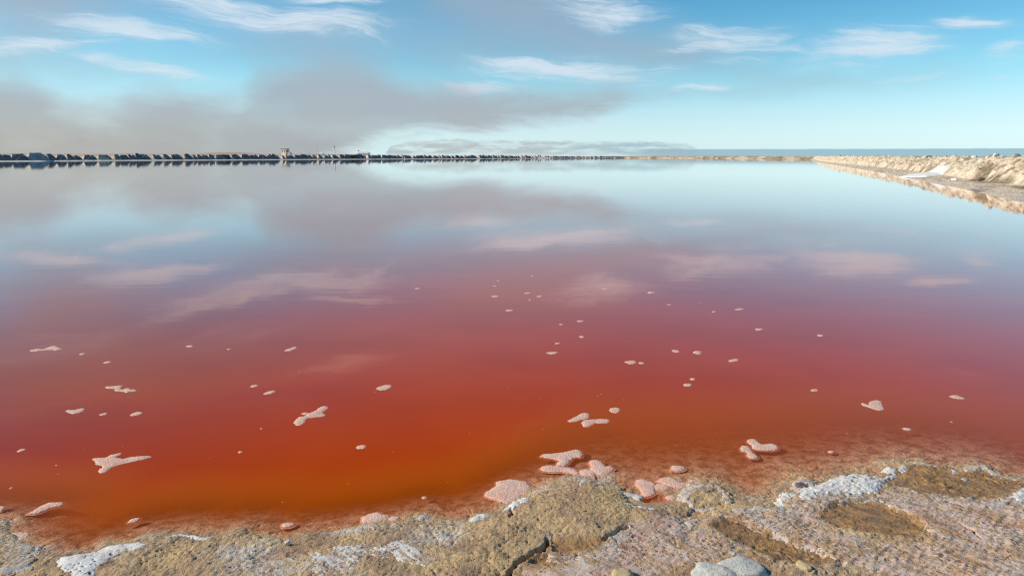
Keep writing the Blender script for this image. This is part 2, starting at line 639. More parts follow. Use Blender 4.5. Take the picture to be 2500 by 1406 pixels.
def mat_bank():
    m, out = new_mat('salt_crusted_mud')
    p = geo()
    n1 = noise(p, 0.6, 5, 0.6)
    n2 = noise(p, 5.0, 7, 0.7, 0.3)
    base = mixc(smooth(n2, 0.36, 0.60), (0.50, 0.37, 0.23), (0.80, 0.66, 0.48))
    base = mixc(attr('groove') * 0.9, base, (0.21, 0.135, 0.07))  # brown mud tone that also paints shadow into the grooves
    base = mixc(attr('dark') * smooth(n2, 0.25, 0.6), base, (0.17, 0.115, 0.06))
    base = mixc(attr('beach') * smooth(n1, 0.3, 0.6) * 0.8, base, (0.66, 0.54, 0.50))
    principled(out, base, 0.85, bump(noise(p, 9.0, 6, 0.65), 0.12, 0.9), 0.3)
    return m


def mat_simple(name, colr, rough=0.7, var=0.15, scale=3.0):
    m, out = new_mat(name)
    n = noise(objco(), scale, 5, 0.6)
    dark = tuple(c_ * (1 - var * 2) for c_ in colr)
    principled(out, mixc(smooth(n, 0.3, 0.7), dark, colr), rough, bump(n, 0.02, 0.3), 0.3)
    return m


def mat_heap(name, a, b, salt):
    m, out = new_mat(name)
    p = geo()
    n1 = noise(p, 1.1, 6, 0.7, 0.4)
    n2 = noise(p, 0.35, 4, 0.6)
    base = mixc(smooth(n2, 0.35, 0.65), a, b)
    base = mixc(smooth(n1, 0.62, 0.72) * salt, base, (0.70, 0.60, 0.50))
    base = mixc(attr('crust_and_sun') * salt, base, (0.60, 0.50, 0.40))  # cream of the sunlit slivers painted on, together with salt streaks
    principled(out, base, 0.9, bump(n1, 0.15, 0.6), 0.25)
    return m


ROCK = mat_rock()
CRUST_GREY = mat_crust('grey_salt_crust', (0.50, 0.435, 0.36), (0.58, 0.475, 0.385), (0.20, 0.12, 0.07))
CRUST_PINK = mat_crust('pink_salt_crust', (0.52, 0.43, 0.355), (0.61, 0.435, 0.335), (0.24, 0.12, 0.06))
CRUST_WHITE = mat_crust('white_salt_foam', (0.64, 0.61, 0.55), (0.74, 0.70, 0.62), (0.26, 0.19, 0.13))
FOAM = mat_foam()
WATER = mat_water()
BANK = mat_bank()
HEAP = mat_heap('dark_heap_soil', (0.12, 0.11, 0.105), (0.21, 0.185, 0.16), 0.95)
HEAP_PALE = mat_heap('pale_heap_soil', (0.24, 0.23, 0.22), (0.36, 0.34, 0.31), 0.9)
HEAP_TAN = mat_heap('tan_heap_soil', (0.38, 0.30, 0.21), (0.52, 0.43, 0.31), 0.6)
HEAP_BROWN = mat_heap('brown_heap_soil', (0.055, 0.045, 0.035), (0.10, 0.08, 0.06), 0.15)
BERM = mat_simple('salt_rim', (0.80, 0.68, 0.55), 0.85, 0.12, 0.4)
SALT = mat_simple('clean_salt', (0.86, 0.80, 0.70), 0.6, 0.06, 2.0)
DUNE = mat_simple('dune_sand', (0.52, 0.37, 0.26), 0.9, 0.08, 0.02)
WHITE_PAINT = mat_simple('white_paint', (0.80, 0.80, 0.78), 0.5, 0.04, 0.6)
CREAM_WALL = mat_simple('cream_plaster', (0.72, 0.64, 0.46), 0.8, 0.05, 0.6)
ROOF_MAT = mat_simple('grey_roof', (0.16, 0.15, 0.15), 0.7, 0.1, 1.0)
GLASS_DARK = mat_simple('window_glass', (0.05, 0.06, 0.07), 0.15, 0.05, 1.0)
DARK_METAL = mat_simple('dark_metal', (0.07, 0.07, 0.075), 0.5, 0.1, 1.0)
SHRUB = mat_simple('shrub_leaf', (0.035, 0.04, 0.02), 0.9, 0.3, 4.0)
def mat_stone(name, a, b, c_):
    m, out = new_mat(name)
    p = geo()
    n1 = noise(p, 14.0, 6, 0.65, 0.3)
    n2 = noise(p, 60.0, 7, 0.7)
    colr = mixc(smooth(n1, 0.38, 0.62), a, b)
    colr = mixc(smooth(n2, 0.52, 0.68) * 0.7, colr, c_)
    principled(out, colr, 0.85, bump(n2 * 0.7 + n1, 0.012, 0.9), 0.3)
    return m


STONE_WHITE = mat_stone('salt_coated_stone', (0.50, 0.485, 0.42), (0.62, 0.57, 0.47), (0.35, 0.265, 0.18))
STONE_YELLOW = mat_simple('yellow_stone', (0.52, 0.39, 0.21), 0.8, 0.12, 30.0)
STONE_DARK = mat_simple('dark_stone', (0.15, 0.125, 0.12), 0.8, 0.2, 30.0)

# ------------------------------------------------------------------ the shore and lake floor
shore_px = [(-700, 1262), (-200, 1262), (-60, 1268), (0, 1270), (22, 1274), (18, 1296), (40, 1318), (60, 1330), (84, 1336), (104, 1336),
            (92, 1348), (130, 1352), (200, 1352), (238, 1347), (252, 1334), (300, 1328), (345, 1308), (400, 1302), (440, 1299), (480, 1306),
            (520, 1309), (560, 1302), (590, 1295), (620, 1304), (640, 1316), (690, 1318), (740, 1304), (800, 1299), (860, 1288), (885, 1284),
            (920, 1282), (960, 1278), (985, 1276), (1010, 1264), (1035, 1256), (1060, 1264), (1110, 1273), (1145, 1268), (1170, 1254),
            (1215, 1249), (1240, 1230), (1290, 1204), (1340, 1192), (1400, 1181), (1425, 1172), (1480, 1177), (1520, 1197), (1555, 1214),
            (1575, 1222), (1625, 1222), (1650, 1205), (1680, 1186), (1740, 1180), (1775, 1202), (1792, 1222), (1745, 1236), (1690, 1244),
            (1672, 1268), (1700, 1264), (1735, 1254), (1790, 1241), (1840, 1234), (1872, 1232), (1908, 1240), (1898, 1218), (1906, 1202),
            (1945, 1204), (1950, 1192), (1928, 1184), (1960, 1164), (2000, 1178), (2030, 1168), (2080, 1156), (2130, 1163), (2150, 1172),
            (2168, 1166), (2150, 1153), (2170, 1143), (2190, 1142), (2230, 1129), (2260, 1130), (2300, 1142), (2340, 1153), (2360, 1143),
            (2400, 1136), (2420, 1142), (2450, 1157), (2480, 1169), (2510, 1175), (2650, 1190)]
near_shore = [tuple(p) for p in ats(shore_px)]
# waterlines of the banks, world metres
LEFT_BANK = [(-158, 100), (-150, 140), (-137, 182), (-112, 250), (-54, 364), (10, 480), (60, 570), (96, 635)]
FAR_BANK = [(96, 635), (112, 690), (134, 650), (168, 560), (180, 490), (184, 430)]
right_px = [(1961, 391.2), (1985, 395), (2038, 403.8), (2126, 417.5), (2192, 431), (2280, 449), (2346, 461), (2412, 476), (2500, 497)]
RIGHT_BANK = [(184, 430)] + [at(x, y) for x, y in right_px[1:]] + [(16.6, 20.0), (13.5, 14.5), (9.5, 9.0)]
lake = near_shore + [(4.4, 3.6), (6.5, 5.4)] + RIGHT_BANK[::-1] + FAR_BANK[::-1][1:] + LEFT_BANK[::-1][1:] + [(-150, 60), (-70, 18), (-20, 5.5), (-8, 3.3)]
LAKE = np.array(lake)
near_poly = np.array([(-60, -40)] + [(-60, 14), (-20, 5.5), (-8, 3.3)] + near_shore + [(4.4, 3.6), (6.5, 5.4), (9.5, 9.0), (13.5, 14.5), (16.6, 20), (60, 20), (60, -40)])


def P(*pts):
    return ats(pts)


MOUND = P((1180, 1262), (1250, 1225), (1330, 1196), (1430, 1178), (1510, 1200), (1560, 1232), (1610, 1265), (1560, 1300), (1490, 1330), (1420, 1345),
          (1340, 1320), (1320, 1350), (1270, 1385), (1240, 1420), (1100, 1420), (1040, 1380), (1090, 1320))
AMBER1 = P((2000, 1258), (2040, 1235), (2100, 1228), (2160, 1240), (2220, 1265), (2260, 1298), (2274, 1312), (2240, 1322), (2190, 1320), (2120, 1312), (2080, 1302), (2045, 1298), (2010, 1275))
AMBER2 = P((2165, 1160), (2230, 1140), (2300, 1150), (2345, 1160), (2400, 1146), (2450, 1162), (2500, 1180), (2478, 1210), (2440, 1222), (2380, 1226), (2330, 1222), (2270, 1213), (2210, 1200), (2165, 1182))
AMBER3 = P((1735, 1290), (1765, 1270), (1810, 1275), (1860, 1298), (1930, 1335), (2000, 1358), (2045, 1378), (2010, 1398), (1930, 1385), (1870, 1368), (1820, 1345), (1770, 1318))
POOL1 = P((1345, 1340), (1352, 1328), (1420, 1325), (1475, 1332), (1480, 1346), (1440, 1352), (1375, 1360), (1350, 1356))
POOL2 = P((1285, 1385), (1300, 1372), (1340, 1365), (1345, 1380), (1335, 1390), (1300, 1388))
CRACKS = [P((1336, 1328), (1330, 1345), (1318, 1358), (1296, 1365), (1280, 1374), (1262, 1388), (1252, 1402), (1244, 1420)),
          P((1530, 1300), (1514, 1308), (1488, 1322), (1476, 1332)),
          P((1246, 1250), (1250, 1262), (1247, 1275)),
          P((2345, 1295), (2370, 1308), (2385, 1325), (2395, 1332)),
          P((2380, 1228), (2395, 1229), (2410, 1232))]
CRACK_W = [0.016, 0.011, 0.010, 0.006, 0.008]


def seg_dist(x, y, pts):
    d = np.full(np.shape(x), 1e9)
    for (ax, ay), (bx, by) in zip(pts[:-1], pts[1:]):
        ex, ey = bx - ax, by - ay
        t = np.clip(((x - ax) * ex + (y - ay) * ey) / (ex * ex + ey * ey + 1e-12), 0, 1)
        d = np.minimum(d, np.hypot(x - ax - ex * t, y - ay - ey * t))
    return d


def blob(x, y, px, py, r, sx=1.0):
    cx, cy = at(px, py)
    return np.exp(-(((x - cx) / sx) ** 2 + (y - cy) ** 2) / (r * r))


def terrain_core(x, y, rough=True, fine=True):
    """Height of the near shore and lake floor."""
    sd = sdist(x, y, near_poly)
    sd = sd + 0.012 * fbm(x * 14, y * 14, 3, 40) * sst(np.abs(sd), 0.25, 0.0)
    land = 0.003 + 0.016 * (1 - np.exp(-np.clip(sd, 0, 50) / 0.09)) + 0.025 * sst(sd, 0.2, 1.2)
    a = np.clip(-sd, 0, 500)
    left = sst(x, 0.6, -0.6)
    under = -(0.002 + (0.055 + 0.055 * left) * a + (0.055 + 0.26 * left) * a * a)
    under = np.maximum(under, -0.62)
    z = np.where(sd > 0, land, under)
    md = sdist(x, y, MOUND)
    z = z + 0.019 * sst(md, -0.05, 0.22) * sst(sd, -0.02, 0.10)
    for poly, dz_ in ((AMBER1, -0.014), (AMBER2, -0.012), (AMBER3, -0.010), (POOL1, -0.016), (POOL2, -0.020)):
        z = z + dz_ * sst(sdist(x, y, poly), -0.015, 0.03)
    # the inlet and the pool behind the foam
    z = z - 0.030 * blob(x, y, 1590, 1226, 0.06, 1.9)
    if rough:
        w = sst(sd, -0.30, 0.06)
        wr = 0.25 + 0.75 * w
        lumpy = fbm(x * 4.5, y * 4.5, 3, 3)
        z = z + wr * (0.012 * lumpy)
        q = x * 0.80 + y * 0.6; r_ = -x * 0.6 + y * 0.80     # bedding runs obliquely across the shore
        z = z + wr * 0.008 * fbm(q * 9, r_ * 26, 4, 11, 0.55, ridged=True) * sst(x, -0.4, 1.2)
        ff_ = 1.0 if fine else 0.0
        z = z + ff_ * wr * 0.0065 * fbm(x * 22, y * 22, 4, 23, 0.6)
        z = z + ff_ * w * (0.0065 * fbm(x * 55, y * 55, 2, 71, 0.6, ridged=True) + 0.0035 * perlin(x * 130, y * 130, 72))
        if fine:
            w_, rn = worley(x * 34, y * 34, 9)
            z = z + w * 0.0035 * np.clip(0.45 - w_, 0, 1) * 2 * (rn > 0.75)
            # hairline fractures that break the rock into plates
            wx_ = x + 0.05 * perlin(x * 6, y * 6, 51); wy_ = y + 0.05 * perlin(x * 6, y * 6, 52)
            z = z - w * 0.008 * sst(plate_edge(wx_ * 4.2, wy_ * 6.0, 53), 0.055, 0.0) * sst(perlin(x * 2.3, y * 2.3, 54), -0.25, 0.2)
        for pts, wd in zip(CRACKS, CRACK_W):
            dd = seg_dist(x + 0.012 * perlin(x * 25, y * 25, 5), y + 0.012 * perlin(x * 25, y * 25, 6), pts)
            z = z - 0.045 * sst(dd, wd * 0.8, wd * 0.2)
        # dry rock above the water stays above it
        z = np.where((sd > 0.015), np.maximum(z, 0.002 + 0.01 * sst(sd, 0.0, 0.2)) * 1.0, z)
        for poly in (POOL1, POOL2):
            z = z - 0.008 * sst(sdist(x, y, poly), 0.0, 0.03)
        for pts, wd in zip(CRACKS[:2], CRACK_W):
            dd = seg_dist(x + 0.012 * perlin(x * 25, y * 25, 5), y + 0.012 * perlin(x * 25, y * 25, 6), pts)
            z = z - 0.03 * sst(dd, wd * 0.8, wd * 0.2)
    return z, sd


def graded(lo, hi, step, growth, far_lo, far_hi):
    core = np.arange(lo, hi + step * 0.5, step)
    up = [core[-1]]; s = step
    while up[-1] < far_hi:
        s *= growth
        up.append(up[-1] + s)
    dn = [core[0]]; s = step
    while dn[-1] > far_lo:
        s *= growth
        dn.append(dn[-1] - s)
    return np.concatenate([np.array(dn[1:])[::-1], core, np.array(up[1:])])


gx = graded(-3.3, 3.3, 0.006, 1.11, -4000, 4000)
gy = graded(1.95, 3.75, 0.0065, 1.10, -3000, 6000)
GX, GY = np.meshgrid(gx, gy)
Z = np.full(GX.shape, -0.62)
core_m = (np.abs(GX) < 30) & (GY < 18) & (GY > -20)
ix = np.where(core_m.any(0))[0]; iy = np.where(core_m.any(1))[0]
sl = (slice(iy[0], iy[-1] + 1), slice(ix[0], ix[-1] + 1))
zc, sdc = terrain_core(GX[sl], GY[sl])
Z[sl] = zc
far = ~core_m
fx_, fy_ = GX[far], GY[far]
dl = sdist(fx_, fy_, LAKE)                    # positive inside the lake
dist_cam = np.hypot(fx_, fy_)
Z[far] = np.where(dl > -np.clip(dist_cam * 0.10, 0.0, 45), -0.62, 0.25)
amber = np.zeros(GX.shape); salt = np.full(GX.shape, 0.4); under = np.zeros(GX.shape)
xs, ys = GX[sl], GY[sl]
am = np.zeros(xs.shape)
for poly in (AMBER1, AMBER2, AMBER3, POOL1, POOL2):
    am = np.maximum(am, sst(sdist(xs, ys, poly) + 0.05 * fbm(xs * 9, ys * 13, 3, 37), -0.05, 0.03))
am = np.maximum(am, 0.45 * sst(xs, 0.3, 1.2) * sst(fbm(xs * 5, ys * 5, 3, 88), 0.0, 0.4))
amber[sl] = am
md = sdist(xs, ys, MOUND)
sa_ = 0.45 + 0.9 * fbm(xs * 3.2, ys * 3.2, 3, 61)
sa_ = sa_ - 0.35 * sst(md, -0.02, 0.10) - 0.7 * np.where(am > 0.45, am, 0)
salt[sl] = np.clip(sa_, 0, 1)
under[sl] = sst(zc, 0.010, -0.014)
under[far] = 1.0
ground = link_mesh('shore_ground', np.stack([GX.ravel(), GY.ravel(), Z.ravel()], 1), grid_faces(len(gx), len(gy)), ROCK,
                   attrs={'amber': amber.ravel(), 'salt': salt.ravel(), 'under': under.ravel()})
tag(ground, 'brown salt-speckled rock shore running down under the red water', kind='structure')

# ------------------------------------------------------------------ the lake surface
wx = graded(-3.6, 3.6, 0.025, 1.10, -1100, 1100)
wy = graded(2.2, 5.5, 0.025, 1.10, 1.7, 1100)
WX, WY = np.meshgrid(wx, wy)
depth = np.full(WX.shape, 0.62)
cm = (np.abs(WX) < 30) & (WY < 18)
ix = np.where(cm.any(0))[0]; iy = np.where(cm.any(1))[0]
slw = (slice(iy[0], iy[-1] + 1), slice(ix[0], ix[-1] + 1))
zz, _ = terrain_core(WX[slw], WY[slw])
depth[slw] = np.clip(-zz, 0, 1)
# hide the sheet where dry land stands over it
wf = grid_faces(len(wx), len(wy))
dland = np.ones(WX.size, dtype=bool)
farw = (WY.ravel() > 18) | (np.abs(WX.ravel()) > 30)
dlw = sdist(WX.ravel()[farw], WY.ravel()[farw], LAKE)
dland[farw] = dlw > -60
keep = dland[wf].any(1)
v_, f_, a_ = compact(np.stack([WX.ravel(), WY.ravel(), np.zeros(WX.size)], 1), wf[keep], {'depth': depth.ravel()})
water = link_mesh('lake_water', v_, f_, WATER, attrs=a_)
tag(water, 'still red brine water of the salt lake mirroring the sky', kind='structure')


# ------------------------------------------------------------------ foam and salt crust builders
def ell(cx, cy, w, h, tilt=0, n=14, jag=0.10, seed=0):
    r = random.Random(seed + int(cx * 7 + cy * 13))
    t = math.radians(tilt)
    pts = []
    for i in range(n):
        a = 2 * math.pi * i / n
        k = 1 + r.uniform(-jag, jag)
        x, y = w / 2 * k * math.cos(a), h / 2 * k * math.sin(a)
        pts.append((cx + x * math.cos(t) - y * math.sin(t), cy + x * math.sin(t) + y * math.cos(t)))
    return pts


def build_sheet(name, polys, mat, thick, cell, on_rock, pits=0.0, pit_scale=40.0, edge_w=0.018, wobble=0.006, seed=1, stain=0.0, lumps=0.25, wob_scale=30, thin=0.0):
    """A foam or salt patch: thickness grows from its outline inwards, with pits that can go right through."""
    ws = [ats(p, 0.008 if not on_rock else 0.02) for p in polys]
    allp = np.concatenate(ws)
    lo = allp.min(0) - 0.04; hi = allp.max(0) + 0.04
    lo[1] = max(lo[1], 1.6)
    x = np.arange(lo[0], hi[0], cell); y = np.arange(lo[1], hi[1], cell)
    Xg, Yg = np.meshgrid(x, y)
    jx = (np.random.RandomState(seed).rand(*Xg.shape) - 0.5) * cell * 0.35
    Xg = Xg + jx
    sd = np.full(Xg.shape, -9.0)
    for w in ws:
        sd = np.maximum(sd, sdist(Xg, Yg, w))
    sd = sd + wobble * fbm(Xg * wob_scale, Yg * wob_scale, 3, seed)
    t = thick * (1 - np.exp(-np.clip(sd, 0, 9) / edge_w))
    t = t * (1 + lumps * 1.6 * fbm(Xg * 13, Yg * 13, 3, seed + 3))
    t = np.where(sd > 0, t, np.maximum(sd * 0.9, -0.018 if on_rock else -0.003)) - (0.0022 if on_rock else 0.0008)
    pitv = np.zeros(Xg.shape)
    if pits > 0:
        for k, sc in enumerate((pit_scale, pit_scale * 0.45, pit_scale * 0.2)):
            d, rn = worley((Xg * .74 - Yg * .67) * sc * 0.62, (Xg * .67 + Yg * .74) * sc * 1.25, seed + 7 + k)
            # some spots are rich in pits, others nearly closed
            dens = np.clip(pits + 0.7 * fbm(Xg * 4.5, Yg * 4.5, 2, seed + 20) + (0.6 * np.exp(-np.clip(sd, 0, 9) / 0.035) if thin > 0.5 else 0), 0.0, 0.98)
            hit = (rn < dens * (0.55, 0.38, 0.24)[k])
            rad = 0.16 + 0.24 * rn / np.maximum(dens, 0.05)
            dep = hit * sst(d, rad + 0.10, rad * 0.4)
            pitv = np.maximum(pitv, dep)
        t = t - pitv * (thick * 1.25 + 0.003)
    if on_rock:
        base, _ = terrain_core(Xg, Yg, True, False)
        bs = np.maximum(base, 0.0)
        # the crust smooths over the roughness below it
        z = bs + t + (0.0046 if thin > 0.5 else 0.0062)
        floor_ = bs
    else:
        z = t
    z = z + (sd > 0) * 0.0011 * perlin(Xg * 110, Yg * 110, seed + 2)
    f = grid_faces(len(x), len(y))
    sdr = sd.ravel()
    keep = (sdr[f] > -cell * 1.6).any(1)
    f = f[keep]
    st = np.clip(stain * (0.4 + 1.6 * fbm(Xg * 3.5, Yg * 3.5, 3, seed + 9)), 0, 1) if stain else np.zeros(Xg.shape)
    edge = np.exp(-np.clip(sd, 0, 9) / 0.012)
    at_ = {'pit': sst(pitv, 0.2, 0.8).ravel(), 'stain': st.ravel(), 'thin': np.full(Xg.size, thin), 'edge': edge.ravel(), 'holes': np.full(Xg.size, 0.75)}
    v, f, at_ = compact(np.stack([Xg.ravel(), Yg.ravel(), z.ravel()], 1), f, at_)
    # put the origin at the patch's own middle
    c0 = np.array([v[:, 0].mean(), v[:, 1].mean(), 0.0])
    o = link_mesh(name, v - c0, f, mat, attrs=at_)
    o.location = c0
    return o


